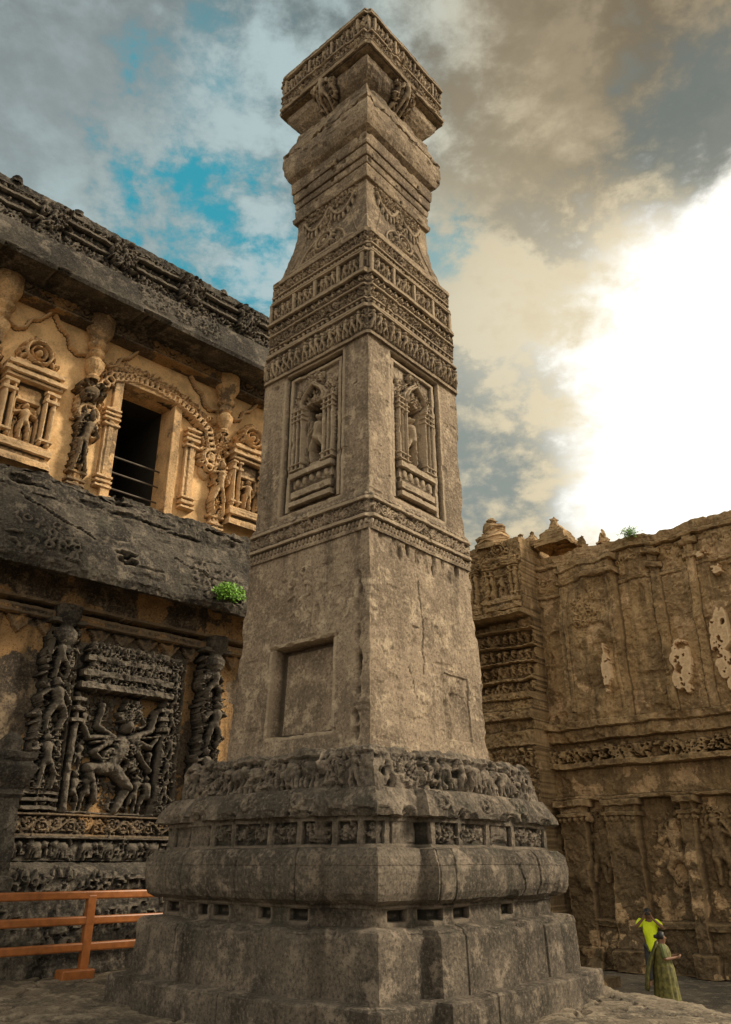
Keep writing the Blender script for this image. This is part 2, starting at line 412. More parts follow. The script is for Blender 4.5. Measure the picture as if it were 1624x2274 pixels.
# ------------------------------------------------------------ THE PILLAR
pil=empty('stone_pillar',(float(AX[0]),float(AX[1]),0),'tall carved square stone pillar tapering to a capital on a stepped base','pillar')
FL=Fr(AX+FACES[1]*1.25,NL); FRt=Fr(AX+FACES[0]*1.25,NR)
def chips(cv,n,amp,r0=.05,r1=.2):
    for i in range(n):
        cv.dig(cv.rg.uniform(cv.xs[0],cv.xs[-1]),cv.rg.uniform(cv.ys.min(),cv.ys.max()),cv.rg.uniform(r0,r1),cv.rg.uniform(r0,r1)*.6,cv.rg.uniform(.3,1)*amp)
def joints(cv,k,n=2):
    for i in range(n):
        x=cv.rg.uniform(-1.2,1.2); cv.box(x-.010,x+.010,cv.ys.min(),cv.ys.max(),-.022,'add')
def edgechips(c,z,n=14,amp=.05):
    for i in range(n): c.dig(c.rg.uniform(c.xs[0],c.xs[-1]),z,c.rg.uniform(.04,.22),c.rg.uniform(.03,.09),amp*c.rg.uniform(.4,1))
ring('lower_plinth',[(2.23,-.4),(2.22,.235),(2.20,.255),(1.95,.275)],M['base'],pil,lambda c,k:(edgechips(c,.24,8,.02),joints(c,k,1),c.noise(.005,3)),amp=.006,proj=.18,ub=.62,chip=.008,freq=1.2)
ring('upper_plinth',[(2.03,.24),(2.01,.80),(1.99,.86),(1.95,.88),(1.78,.90)],M['base'],pil,lambda c,k:(chips(c,3,.015,.1,.3),edgechips(c,.85,10,.04),joints(c,k),c.noise(.006,3)),amp=.006,proj=.18,ub=.62,chip=.008,seed=3,freq=1.2)
def dent(c,k):
    c.box(-3,3,.80,1.2,.04); x=-1.65
    while x<1.65:
        w=c.rg.uniform(.16,.34)
        if c.rg.random()<.8: c.box(x,x+w,.93,1.04,-.05,'set')
        x+=w+c.rg.uniform(.12,.32)
    c.box(-3,3,1.06,1.2,.06); c.weather(.008,.1); chips(c,8,.03)
ring('dentil_course',[(1.78,.86),(1.78,1.14),(1.7,1.16)],M['base'],pil,dent,amp=.006,proj=.17,ub=.62,chip=.01)
tor=[(1.78,1.10),(1.88,1.10),(1.95,1.14),(1.985,1.21),(2.0,1.30),(2.0,1.42),(1.985,1.47),(1.99,1.475),(1.975,1.56),(1.91,1.64),(1.75,1.66)]
def torf(c,k):
    chips(c,5,.02,.1,.3); joints(c,k,3); c.noise(.007,3); edgechips(c,1.57,6,.03)
    if k==0: c.crack(.5,1.64,8,.01,-.06,.012,.03)
ring('torus_moulding',tor,M['base'],pil,torf,amp=.008,proj=.18,ub=.62,chip=.015,seed=5)
def nich(c,k):
    c.box(-3,3,1.62,1.68,.05); c.box(-3,3,1.90,2.02,.05)
    x=-1.7
    while x<1.7:
        w=c.rg.uniform(.28,.6); c.box(x,x+.09,1.62,2.0,.05)
        if c.rg.random()<.6: c.foliage(x+.12,x+.02+w,1.73,1.88,.045,0,1,.04)
        else: c.box(x+.15,x+w,1.68,1.9,.03)
        x+=.07+w
    c.weather(.012,.3); chips(c,14,.03)
ring('niche_course',[(1.80,1.60),(1.80,2.02),(1.7,2.04)],M['base'],pil,nich,amp=.008,proj=.15,ub=.62,seed=6,chip=.01)
def corn(c,k):
    for x in (-.9,.0,.85): c.ell(x,2.13,.11,.09,.03,0,inner=.55); c.foliage(x-.14,x+.14,2.08,2.2,.03,0,1,.03)
    chips(c,10,.03,.04,.14); edgechips(c,1.99,16,.05); c.weather(.012)
ring('cornice',[(1.70,2.02),(1.88,1.95),(1.935,1.97),(1.92,2.05),(1.88,2.14),(1.80,2.25),(1.62,2.29)],M['base'],pil,corn,amp=.010,proj=.13,ub=.62,chip=.025,seed=8,fine=.5)
def anim(c,k):
    x=-1.5
    while x<1.55:
        q=c.rg.random()
        if q<.35: c.beast(x,2.28,.34,.10)
        elif q<.6: c.fig(x,2.28,.36,.09,0,1.4)
        else: c.foliage(x-.17,x+.17,2.32,2.62,.08,0,1.1,.055)
        x+=.33
    c.box(-3,3,2.63,2.70,.05); chips(c,60,.07,.05,.16); c.weather(.030,.5)
ring('animal_frieze',[(1.76,2.24),(1.69,2.62),(1.65,2.69),(1.30,2.76),(1.2,2.77)],M['base'],pil,anim,amp=.02,proj=.06,ub=.55,chip=.05,seed=9,fine=.6)
def lows(c,k):
    if k in (1,3):
        a=[FL.px(x,y) for x,y in ((597,1640),(745,1410))]
        c.noise(.014,2.5); chips(c,60,.018,.03,.16)
        c.box(a[0][0],a[1][0],a[0][1],a[1][1],-.24,'set')
        c.foliage(-.35,.1,4.55,5.3,.028,0,.35,.08); p=FL.px(705,1330); c.fig(p[0],p[1]-.35,.8,.03)
        for i in range(20): c.dig(c.rg.uniform(a[0][0]-.05,a[1][0]+.05),c.rg.choice((a[0][1],a[1][1])),.08,.03,.03)
        for i in range(20): c.dig(1.15-c.rg.random()*.1,c.rg.uniform(2.8,5.6),.06,.10,.03)
    else:
        a=[FRt.px(x,y) for x,y in ((990,1640),(1040,1510))]
        c.noise(.012,2.5); chips(c,50,.016,.03,.16)
        c.box(a[0][0],a[1][0],a[0][1],a[1][1],-.022,'add')
        for i in range(14): c.dig(c.rg.uniform(a[0][0]-.05,a[1][0]+.05),c.rg.uniform(a[0][1],a[1][1]),.10,.12,.02)
        x,z=FRt.px(932,1290)
        for i in range(60):
            c.dig(x,z,.012,.025,.018); x+=c.rg.uniform(-.018,.014); z-=.022
        x,z=FRt.px(905,1480)
        for i in range(26): c.dig(x,z,.012,.02,.014); x+=c.rg.uniform(-.008,.02); z-=.018
        for i in range(24): c.dig(c.rg.uniform(-1.1,1.1),5.6-c.rg.random()*.25,.05,.12,.025)
        X,Y=np.meshgrid(c.xs,c.ys); e=fbm(np.stack([X*1.8,Y*1.8,X*0+3],-1),4)+(4.0-Y)*.30
        c.H-=np.clip((e-.5)/.05,0,1)*.018
ring('lower_shaft',[(1.31,2.70),(1.28,3.4),(1.20,5.66)],M['shaft'],pil,lows,amp=.012,chip=.03,seed=11)
def band(c,k):
    c.box(-3,3,5.62,5.66,.05); c.tri(-1.3,1.3,5.66,5.76,.05,.075,0,False); c.pegs(-1.2,1.2,5.68,5.77,.05,.075)
    c.box(-3,3,5.78,5.83,.07); c.vine(-1.2,1.2,5.84,6.04,.04); c.foliage(-1.2,1.2,5.85,6.03,.035,0,.8,.03); c.box(-3,3,6.05,6.10,.06); c.pegs(-1.2,1.2,6.10,6.17,.03,.1)
    c.weather(.008,.25); chips(c,16,.03,.03,.1)
ring('garland_band',[(1.19,5.62),(1.21,5.70),(1.21,6.12),(1.18,6.2),(1.08,6.22)],M['shaft'],pil,band,amp=.008,seed=12,ds=.014)
def ups(c,k):
    c.box(-.62,.62,6.30,8.80,-.10,'set')
    c.box(-.57,.57,6.34,8.74,-.05)
    c.box(-.50,.50,6.36,8.68,-.10,'set')
    for (a,b,q,e) in ((6.38,6.46,.02,0),(6.46,6.52,-.05,.05),(6.52,6.64,.0,.03),(6.64,6.70,-.06,.06),(6.70,6.86,-.05,.03),(6.86,6.96,.02,.0)): c.box(-.44+e,.44-e,a,b,q)
    for x in (-.3,-.15,0,.15,.3): c.ell(x,6.78,.05,.07,.04,-.05)
    c.box(-.18,.18,7.00,8.02,-.32,'set')
    w=c.win(-.18,.18,8.02,8.22)
    if w: c.H[w[0],w[1]]=np.where((w[2]/.18)**2+((w[3]-8.02)/.20)**2<1,-.32,c.H[w[0],w[1]])
    for x,w_ in ((-.42,.035),(.42,.035),(-.335,.025),(.335,.025),(-.24,.035),(.24,.035)):
        c.cap(x,7.0,x,8.1,w_,w_*.85,.09,-.08)
        for z in (6.98,7.08,7.86,7.94,8.04): c.box(x-w_*1.4,x+w_*1.4,z,z+.03,.02)
    c.box(-.17,.17,7.0,7.10,-.12); c.fig(.01,7.10,.82,.28,-.30,1.15)
    for r0,v in ((.0,.05),(.05,.02)):
        for sg in (-1,1): c.poly([(sg*(.22+r0),8.05),(sg*(.24+r0),8.16),(sg*(.17+r0*.8),8.28),(sg*.07,8.36+r0),(0,8.42+r0)],.022,.07,-.07+v)
    c.foliage(-.42,.42,8.10,8.42,.06,-.08,1.1,.035); c.foliage(-.16,.16,8.42,8.64,.07,-.08,1.2,.03)
    for x in (-.46,.46): c.foliage(x-.025,x+.025,7.0,8.3,.035,-.08,1,.025)
    c.weather(.007); chips(c,40,.02,.03,.12)
ring('upper_shaft',[(1.165,6.18),(1.15,8.90)],M['shaft'],pil,ups,amp=.010,chip=.02,seed=13,ds=.014)
def fr1(c,k):
    c.box(-3,3,8.84,8.90,.03); c.figs(-1.15,1.15,8.92,9.32,.09,.15); c.foliage(-1.15,1.15,8.92,9.3,.03,0,.4,.04); c.box(-3,3,9.33,9.37,.05); c.weather(.007,.15)
ring('processional_frieze',[(1.06,8.80),(1.17,8.84),(1.17,9.38),(1.1,9.39)],M['upper'],pil,fr1,amp=.006,seed=21,ds=.013)
def fr2(c,k):
    c.box(-3,3,9.38,9.43,.07); c.tri(-1.2,1.2,9.43,9.52,.05,.11); c.box(-3,3,9.53,9.57,.05); c.foliage(-1.15,1.15,9.58,9.78,.045,0,1,.03)
    c.box(-3,3,9.79,9.83,.06); c.diamonds(-1.17,1.17,9.84,10.02,.045,.15); c.box(-3,3,10.03,10.08,.07); c.weather(.006,.15); chips(c,16,.03,.03,.1)
ring('lattice_band',[(1.14,9.37),(1.15,10.09),(1.1,10.10)],M['upper'],pil,fr2,amp=.006,seed=22,ds=.013)
def fr3(c,k):
    c.box(-3,3,10.08,10.12,.06); c.figs(-1.15,1.15,10.12,10.46,.08,.13,0,4); c.foliage(-1.1,1.1,10.14,10.44,.03,0,.4,.03); c.box(-3,3,10.47,10.51,.06); c.weather(.007,.15)
ring('figure_frieze',[(1.14,10.08),(1.14,10.52),(1.1,10.53)],M['upper'],pil,fr3,amp=.006,seed=23,ds=.013)
def fr4(c,k):
    c.box(-3,3,10.52,10.56,.08); c.pegs(-1.15,1.15,10.57,10.65,.04,.08); c.box(-3,3,10.66,10.70,.05); c.foliage(-1.1,1.1,10.71,10.89,.045,0,1,.03)
    c.box(-3,3,10.90,10.98,.05); c.weather(.006,.15); chips(c,14,.03,.03,.1)
ring('scroll_band',[(1.12,10.51),(1.13,10.98),(1.10,11.02),(1.0,11.04)],M['upper'],pil,fr4,amp=.006,seed=24,ds=.013,chip=.03)
def tap(c,k):
    c.medal(0,11.45,.24,.07); c.cap(-.75,11.12,.75,11.12,.05,.05,.04); c.foliage(-.5,.5,11.15,11.4,.04,0,.6,.04)
    c.ell(0,11.2,.6,.5,.04,0,inner=.9)
    pts=lambda sg:[(sg*(.78-.75*t),12.28-.32*math.sin(math.pi*t)) for t in [i/12 for i in range(13)]]
    for sg in (-1,1):
        c.poly(pts(sg),.04,.06)
        for (a,b) in pts(sg)[1:-1:2]: c.ell(a,b-.1,.04,.10,.05); c.ell(a,b+.05,.04,.05,.05)
        c.cap(sg*.9,11.05,sg*.62,12.0,.012,.012,.025)
    c.foliage(-.12,.12,11.7,12.2,.06,0,1,.05)
    c.foliage(-.8,.8,12.22,12.46,.045,0,.8,.035); c.weather(.008)
ring('tapering_panel',[(1.10,11.0),(1.02,11.2),(.93,11.65),(.87,12.1),(.86,12.5),(.8,12.51)],M['upper'],pil,tap,amp=.008,seed=25,ds=.014)
pf=[(.78,12.46)]
zz0=12.46
for i,(dz,h) in enumerate([(.10,.92),(.05,.86),(.16,.89),(.05,.85),(.12,.90),(.05,.87),(.18,.93),(.04,.89),(.24,.96),(.05,.92)]):
    pf+=[(h-.01,zz0),(h,zz0+dz*.15),(h+.01,zz0+dz)]; zz0+=dz
pf.append((.8,zz0+.01))
ring('ribbed_neck',pf,M['upper'],pil,lambda c,k:(chips(c,24,.03,.03,.1),c.noise(.006,5)),amp=.009,seed=26,ds=.018,chip=.03)
cu=[(.82,13.48),(.93,13.49),(1.03,13.56),(1.085,13.68),(1.105,13.86),(1.10,14.04),(1.085,14.12),(1.10,14.13),(1.10,14.20),(1.06,14.24),(1.01,14.42),(.95,14.56),(.94,14.57),(.93,14.74),(.88,14.80),(.75,14.84)]
ring('cushion_capital',cu,M['upper'],pil,lambda c,k:(chips(c,22,.03,.04,.15),c.noise(.012,4),edgechips(c,14.15,16,.07),edgechips(c,14.74,10,.04)),amp=.012,seed=27,ds=.02,chip=.03)
def bowl(c,k):
    c.ell(0,15.08,.25,.34,.12); c.fig(0,14.84,.56,.16,.04,1.25); c.foliage(-.25,.25,14.86,15.36,.12,.03,1.2,.055)
    c.weather(.014)
ring('bowl_neck',[(.72,14.78),(.84,14.86),(.96,14.97),(1.05,15.10),(1.075,15.24),(1.02,15.36),(.9,15.4)],M['upper'],pil,bowl,amp=.01,seed=28,ds=.016)
def aba(c,k):
    c.box(-3,3,15.36,15.43,.05); c.box(-3,3,15.50,15.54,.03); c.foliage(-1.1,1.1,15.55,15.72,.045,0,1,.035); c.box(-3,3,15.74,15.78,.06)
    c.figs(-1.1,1.1,15.80,16.18,.08,.13,0,5); c.foliage(-1.1,1.1,15.8,16.18,.04,0,.5,.04); c.box(-3,3,16.20,16.27,.08); c.tri(-1.1,1.1,16.27,16.33,.04,.09); c.box(-3,3,16.34,16.42,.05); chips(c,26,.05,.03,.12); c.weather(.010,.2)
ring('abacus',[(.85,15.34),(1.16,15.33),(1.20,15.45),(1.17,15.52),(1.17,16.30),(1.15,16.40),(0.02,16.47)],M['upper'],pil,aba,amp=.012,seed=29,ds=.015,chip=.04)
# ------------------------------------------------------------ LEFT TEMPLE
F1=Fr((-4.75,15.3),NF)
S=F1.px
zq=lambda y,d,x=300: S(x,y,d)[1]
tem=empty('temple_building',tuple(F1.at(0,0,0)),'two storey carved temple with ochre plaster wall and dark stone eaves beside the pillar','temple')
SL,SR=-8.5,6.6
zt=zq(540,.9); ze1=zq(624,1.0); ze0=zq(682,1.25); zl=zq(1112,.4); zk=zq(1170,.8); ek=zq(1306,1.5)
def parap(c):
    c.foliage(SL,SR,ze1+.03,ze1+.35,.08,0,.9,.07); c.box(-20,20,ze1+.37,ze1+.45,.12)
    c.figs(SL,SR,ze1+.46,zt-.45,.12,.24); c.box(-20,20,zt-.42,zt-.34,.14); c.foliage(SL,SR,zt-.33,zt-.2,.1,0,.8,.06); c.box(-20,20,zt-.18,zt,.05)
    x=SL+.3
    while x<SR:
        c.box(x-.25,x+.25,ze1,zt-.25,.08,'add'); c.foliage(x-.25,x+.25,ze1+.2,zt-.2,.18,.1,1.2,.08); c.fig(x,ze1+.3,zt-ze1-.6,.22,.1,1.3); x+=1.55+c.rg.uniform(-.2,.3)
    c.weather(.03,.2)
slab('parapet',F1,SL,SR,ze1-.05,zt,.85,M['dark'],tem,parap,amp=.02,ds=.026,back=6,seed=31,skyline=.04)
rr=random.Random(4)
for i in range(20):
    x=-7.8+i*.72+rr.uniform(-.2,.2); q=rr.uniform(.4,.9); m=lathe('roof_finial',F1.at(x,.80+rr.uniform(-.1,.05),zt-.06),[(.16*q,0),(.17*q,.06*q),(.10*q,.1*q),(.13*q,.17*q),(.06*q,.22*q),(.01,.27*q)],M['dark'],tem,9,amp=.045)
def ueav(c):
    c.noise(.012,3); [c.dig(c.rg.uniform(SL,SR),ze0+.04,.15,.07,.08) for i in range(24)]
    c.foliage(-1.2,.8,ze0+.25,ze1-.02,.05,0,1,.07); c.weather(.010)
sweep('upper_eave',F1,SL,SR,[(.0,ze0+.16),(1.08,ze0+.02),(1.22,ze0),(1.26,ze0+.08),(1.18,ze0+.32),(.98,ze1+.02),(.7,ze1+.05)],M['dark'],tem,ueav,amp=.010,ds=.032,seed=32,fine=.6)
wx0=S(250,1000,0)[0]; wx1=S(372,1000,0)[0]; wz0=S(300,1122,0)[1]; wz1=S(300,868,0)[1]
def wallf(c):
    w=c.win(wx0,wx1,wz0,wz1); c.hole[w[0],w[1]]=True; c.noise(.02,1.3)
slab('plaster_wall',F1,SL,SR,zl-.4,ze0+.45,0,M['ochre'],tem,wallf,amp=.012,ds=.035,seed=33,pad=False)
def par(child,p):
    child.parent=p; child.location=(0,0,0); return child
mb=MB()
for a in ((wx0,wx1,-2.6,-2.55,wz0,wz1),(wx0-.05,wx0,-2.6,-.5,wz0-.05,wz1+.05),(wx1,wx1+.05,-2.6,-.5,wz0-.05,wz1+.05),(wx0-.05,wx1+.05,-2.6,-.5,wz1,wz1+.05),(wx0-.05,wx1+.05,-2.6,-.5,wz0-.05,wz0)): mb.box(F1,*a)
win=mb.build('window',M['void'],tem)
for q in (.12,.26,.40):
    b=MB(); z=wz0+q*(wz1-wz0); b.tube(F1.at(wx0,-.25,z),F1.at(wx1,-.25,z),.02); par(b.build('window_bar',M['iron']),win)
ft=MB()
for (a,b) in ((wx0-.20,wx0),(wx1,wx1+.20)): ft.box(F1,a,b,-.5,.14,wz0-.08,wz1+.0)
ft.box(F1,wx0-.23,wx1+.23,-.5,.17,wz1-.002,wz1+.18)
ft.box(F1,wx0-.23,wx1+.23,-.5,.20,wz0-.15,wz0-.078)
par(ft.build('window_frame',M['carve'],bevel=.02),win)
def tor_(c):
    P=[S(x,y,.2) for x,y in ((208,960),(202,900),(215,862),(258,832),(300,836),(345,854),(395,884),(432,914),(465,952),(474,1000),(462,1045))]
    c.poly(P,.18,.12,0)
    for i in range(len(P)-1):
        for t in (0,.25,.5,.75):
            x=P[i][0]*(1-t)+P[i+1][0]*t; z=P[i][1]*(1-t)+P[i+1][1]*t
            c.ell(x,z-.04,.12,.12,.14,.10,inner=.45); c.foliage(x-.2,x+.2,z-.05,z+.30,.16,.02,.4,.055)
    for e in (P[1],P[-2]): c.foliage(e[0]-.30,e[0]+.25,e[1]-.4,e[1]+.3,.18,.05,1,.07)
    for e,sg in ((P[1],1),(P[-2],-1)):
        c.ell(e[0],e[1]-.2,.26,.26,.16,.08,inner=.6); c.ell(e[0],e[1]-.2,.12,.12,.18,.08)
    for x,y in ((230,1080),(416,1130)):
        a=S(x,y,.2); b=S(x,y-190,.2); c.box(a[0]-.13,a[0]+.13,a[1],b[1],.12); c.box(a[0]-.05,a[0]+.05,a[1],b[1],.16)
        for q in (0,.06,.12,.74,.82,.88,.94): c.box(a[0]-.19,a[0]+.19,a[1]+q*(b[1]-a[1]),a[1]+(q+.035)*(b[1]-a[1]),.2)
    c.weather(.018,.1)
slab('arch_ornament',F1,SL+1,3.4,zl-.1,ze0-.2,0.0,M['carve'],tem,tor_,amp=.012,ds=.022,seed=34,init=-.08,dropinit=True)
def shr(x0,x1,y0,y1,nm,seed,d=.05,mat='carve'):
    xm=(x0+x1)/2; a=S(x0,(y0+y1)/2,d)[0]; b=S(x1,(y0+y1)/2,d)[0]; z0=S(xm,y1,d)[1]; z1=S(xm,y0,d)[1]
    slab(nm,F1,a-.1,b+.1,z0,z1+.05,d,M[mat],tem,lambda c:(c.shrine(a,b,z0,z1,.30,0,.06),c.weather(.018,.1)),amp=.012,ds=.02,seed=seed,init=-.1,dropinit=True)
shr(-14,128,745,1045,'wall_niche',41); shr(500,590,945,1185,'wall_niche',42); shr(-330,-150,600,940,'wall_niche',43)
zb=zq(765,.3); zb1=zq(722,.3)
slab('lattice_frieze',F1,SL,SR,zb,zb1+.1,.30,M['dplast'],tem,lambda c:(c.box(-20,20,zb,zb+.06,.06),c.diamonds(SL,SR,zb+.07,zb1-.05,.05,.42),c.tri(SL,SR,zb+.07,zb1-.05,.03,.21),c.box(-20,20,zb1-.04,zb1+.1,.07),c.weather(.012,.3)),amp=.01,ds=.025,back=.1,seed=44)
zc=zb+.1
for i,x in enumerate((-190,2,214,500)):
    s_=S(x,700+x*.4,.15)[0]
    lathe('capital',F1.at(s_,.20,zc-1.35),[(.11,0),(.14,.06),(.10,.12),(.19,.30),(.21,.42),(.11,.55),(.16,.6),(.18,.66),(.13,.72),(.21,.8),(.23,.86),(.15,.92),(.25,1.15),(.29,1.25),(.29,1.34),(.29,1.75)],M['carve'],tem,16,amp=.02)
    def pf_(c,s_=s_,i=i):
        c.box(s_-.14,s_+.14,zl-.1,zc-1.3,.12); c.box(s_-.07,s_+.07,zl-.1,zc-1.3,.16)
        for q in (0,.12,.24,.4,1.6,1.7): c.box(s_-.19,s_+.19,zl-.1+q,zl-.04+q,.19)
        c.fig(s_,zl+.35,1.45,.26,.08,.65); c.foliage(s_-.13,s_+.13,zl+.4,zc-2.0,.14,.1,.8,.05)
        if i in(2,): c.ell(s_,zc-1.7,.20,.17,.34,.1); c.foliage(s_-.22,s_+.22,zc-1.85,zc-1.5,.34,.1,1.0,.07)
        else: c.foliage(s_-.16,s_+.16,zc-1.9,zc-1.4,.18,.1,1,.06)
        c.weather(.025)
    slab('pilaster',F1,s_-.5,s_+.5,zl-.1,zc-1.0,.02,M['dplast' if i==2 else 'carve'],tem,pf_,amp=.02,ds=.022,seed=50+i,init=-.08,dropinit=True)
    def brk(c,s_=s_):
        for sg in (-1,1):
            pts=[(s_+sg*.2,zc-.72),(s_+sg*.36,zc-.78),(s_+sg*.52,zc-.68),(s_+sg*.6,zc-.45),(s_+sg*.78,zc-.34),(s_+sg*.95,zc-.1)]
            c.poly(pts,.035,.10)
    slab('bracket',F1,s_-1.3,s_+1.3,zc-1,zc+.02,.05,M['carve'],tem,brk,amp=.01,ds=.026,seed=60+i,init=-.06,dropinit=True)
def rocky(c,a=1.0):
    c.noise(.07*a,2.2); 
    for i in range(70): c.dig(c.rg.uniform(SL,SR),c.rg.uniform(c.ys.min(),c.ys.max()),c.rg.uniform(.1,.5),c.rg.uniform(.03,.1),.08*a)
    c.weather(.025*a)
sweep('window_ledge',F1,SL,SR,[(1.0,zk-.25),(.92,zk),(.66,zk+.02),(.60,zl-.22),(.42,zl-.18),(.38,zl-.02),(-.05,zl+.0)],M['dark'],tem,rocky,amp=.04,ds=.03,seed=70,fine=.5)
def eav2(c):
    rocky(c,.40)
    for i in range(3): 
        x=-5.2+i*3.1+c.rg.uniform(-.3,.3); c.foliage(x-.6,x+.6,ek+.2,ek+.9,.05,0,.5,.09)
    c.crack(-3,zk,14,.12,-.06,.02,.05); c.crack(.2,ek+.9,10,.14,-.05,.02,.05)
    for x,y in ((283,1228),(283,1246)):
        p=S(x,y,1.4); c.dig(p[0],p[1],.22,.07,.25)
sweep('lower_eave',F1,SL,SR,[(.3,ek+.35),(1.30,ek+.02),(1.48,ek-.03),(1.54,ek+.10),(1.46,ek+.5),(1.24,ek+.9),(.98,zk-.05),(.8,zk)],M['dark'],tem,eav2,amp=.028,ds=.03,seed=71,fine=.6)
zb3=zq(1815,.7); zb4=zq(1862,.8); zb5=zq(1912,.9); zb6=zq(1975,1.1)
slab('lower_wall',F1,SL,SR,zb3-.3,ek+.4,.35,M['dplast'],tem,lambda c:(c.noise(.03,1.5)),amp=.015,ds=.04,seed=72)
def u_fr(c):
    c.box(-20,20,ek-.35,ek+.4,.35); c.foliage(SL,SR,ek-.3,ek+.02,.08,.3,.8,.07); c.box(-20,20,ek-.6,ek-.42,.25)
    c.tri(SL,SR,ek-.9,ek-.6,.18,.5); c.weather(.02,.1)
slab('under_eave_frieze',F1,SL,SR,ek-.9,ek+.3,.35,M['dplast'],tem,u_fr,amp=.015,ds=.03,seed=73,init=-.05,dropinit=True)
sweep('scroll_course',F1,SL,SR,[(.85,zb4),(.85,zb3),(.3,zb3+.03)],M['dplast'],tem,lambda c:(c.vine(SL,SR,zb4+.05,zb3-.04,.07),c.foliage(SL,SR,zb4+.05,zb3-.04,.05,0,.5,.04),c.box(-20,20,zb3-.04,zb3,.07),c.box(-20,20,zb4,zb4+.04,.07),c.weather(.012,.2)),amp=.012,ds=.024,seed=74)
sweep('beast_course',F1,SL,SR,[(.90,zb5),(.90,zb4),(.8,zb4+.01)],M['dark'],tem,lambda c:([c.beast(SL+.2+i*.40+c.rg.uniform(-.06,.06),zb5+.05,zb4-zb5-.1,.12) for i in range(38)],c.foliage(SL,SR,zb5+.05,zb4-.05,.08,0,.5,.06),c.box(-20,20,zb4-.04,zb4,.1),c.weather(.025,.3)),amp=.015,ds=.024,seed=75)
sweep('base_course',F1,SL,SR,[(1.15,zb6),(1.2,zb5-.2),(1.1,zb5-.1),(.8,zb5+.01)],M['dark'],tem,lambda c:(c.foliage(SL,SR,zb6+.02,zb5-.2,.07,0,.7,.08),c.noise(.03,4)),amp=.03,ds=.03,seed=76)
sweep('plinth',F1,SL,SR,[(1.5,-.3),(1.45,.25),(1.3,.3),(1.28,zb6-.1),(1.1,zb6+.02)],M['dark'],tem,lambda c:(c.foliage(SL,SR,.35,zb6-.15,.07,0,.5,.10),c.weather(.03,.5)),amp=.03,ds=.035,seed=77)
def panel(c):
    x0=S(138,1640,.5)[0]; x1=S(392,1640,.5)[0]; z0=zb3+.02; z1=S(270,1440,.5)[1]; xa=S(188,1640,.5)[0]; xb=S(334,1640,.5)[0]; cx=(xa+xb)/2
    c.box(x0,x1,z0,z1,.08)
    for a,b in ((x0-.30,x0),(x1-.38,x1-.02)):
        c.box(a,b,z0,z1,.14); c.foliage(a+.02,b-.02,z0+.05,z1-.1,.14,.12,1.3,.06)
        z=z0+.2
        while z<z1-.3: c.fig((a+b)/2+c.rg.uniform(-.04,.04),z,.42,.16,.14,1.1); z+=.42
        c.box(a-.03,a,z0,z1,.25); c.box(b,b+.03,z0,z1,.25)
    zc_=z0+.68*(z1-z0)
    c.box(xa-.2,xb+.2,z0+.05,zc_+.1,-.16,'set')
    for x in (xa-.22,xb+.22):
        c.cap(x,z0+.05,x,zc_,.08,.07,.2,0)
        for q in (.75,.85,.93): c.box(x-.12,x+.12,z0+q*(zc_-z0),z0+(q+.04)*(zc_-z0),.25)
    H=z1-z0
    for i,(q,e,v) in enumerate(((0,-.30,.34),(.045,-.15,.22),(.075,-.28,.32),(.13,-.12,.2),(.165,-.22,.30),(.22,-.1,.2),(.25,-.16,.26))):
        c.box(xa+e,xb-e,zc_+.1+q*H,zc_+.1+(q+.035)*H,v)
    c.foliage(xa-.15,xb+.15,zc_+.12,z1-.05,.10,.22,1.2,.06)
    c.figs(xa-.15,xb+.15,zc_+.35,zc_+.6,.12,.16,.22); c.figs(xa-.1,xb+.1,zc_+.75,zc_+1.0,.12,.16,.22)
    h=zc_-z0; b=-.15; Y=lambda q:z0+q*h
    c.foliage(xa-.15,xb+.15,z0+.1,zc_,.20,b,1.3,.09)
    for x in (xa-.08,xa+.2,xb-.2,xb+.08): c.fig(x,Y(.02),.34*h,.32,b,1.3)
    for x in (xa-.04,xb+.04): c.fig(x,Y(.64),.26*h,.28,b,1.3); c.fig(x,Y(.36),.26*h,.26,b,1.3)
    c.cap(cx-.08,Y(.40),cx+.10,Y(.60),.17,.23,.38,b); c.ell(cx+.16,Y(.77),.14,.16,.42,b); c.ell(cx+.17,Y(.88),.13,.15,.36,b)
    c.cap(cx-.10,Y(.40),cx-.46,Y(.38),.17,.12,.40,b); c.cap(cx-.46,Y(.38),cx-.30,Y(.12),.11,.07,.36,b)
    c.cap(cx,Y(.40),cx+.30,Y(.24),.16,.11,.40,b); c.cap(cx+.30,Y(.24),cx+.10,Y(.03),.11,.07,.34,b)
    for sx,pts in ((.24,[(.60,.74),(.72,.92)]),(.24,[(.66,.60),(.80,.72)]),(.22,[(.52,.48),(.70,.40)]),(-.10,[(-.42,.74),(-.36,.93)]),(-.10,[(-.56,.64),(-.72,.76)]),(-.10,[(-.44,.52),(-.26,.46)])):
        (a1,b1),(a2,b2)=pts; c.cap(cx+sx,Y(.66),cx+a1,Y(b1),.085,.065,.36,b); c.cap(cx+a1,Y(b1),cx+a2,Y(b2),.065,.05,.34,b); c.ell(cx+a2,Y(b2),.08,.08,.34,b)
    c.cap(cx-.5,Y(.60),cx+.75,Y(.70),.035,.03,.36,b)
    c.foliage(cx-.3,cx+.45,Y(.36),Y(.64),.06,.16,.6,.05); c.foliage(cx-.05,cx+.38,Y(.80),Y(.99),.08,.16,.8,.05)
    c.weather(.05)
slab('dancer_relief',F1,-4.6,3.4,zb3,ek-.6,.38,M['dark'],tem,panel,amp=.02,ds=.02,seed=80,init=-.2,dropinit=True)
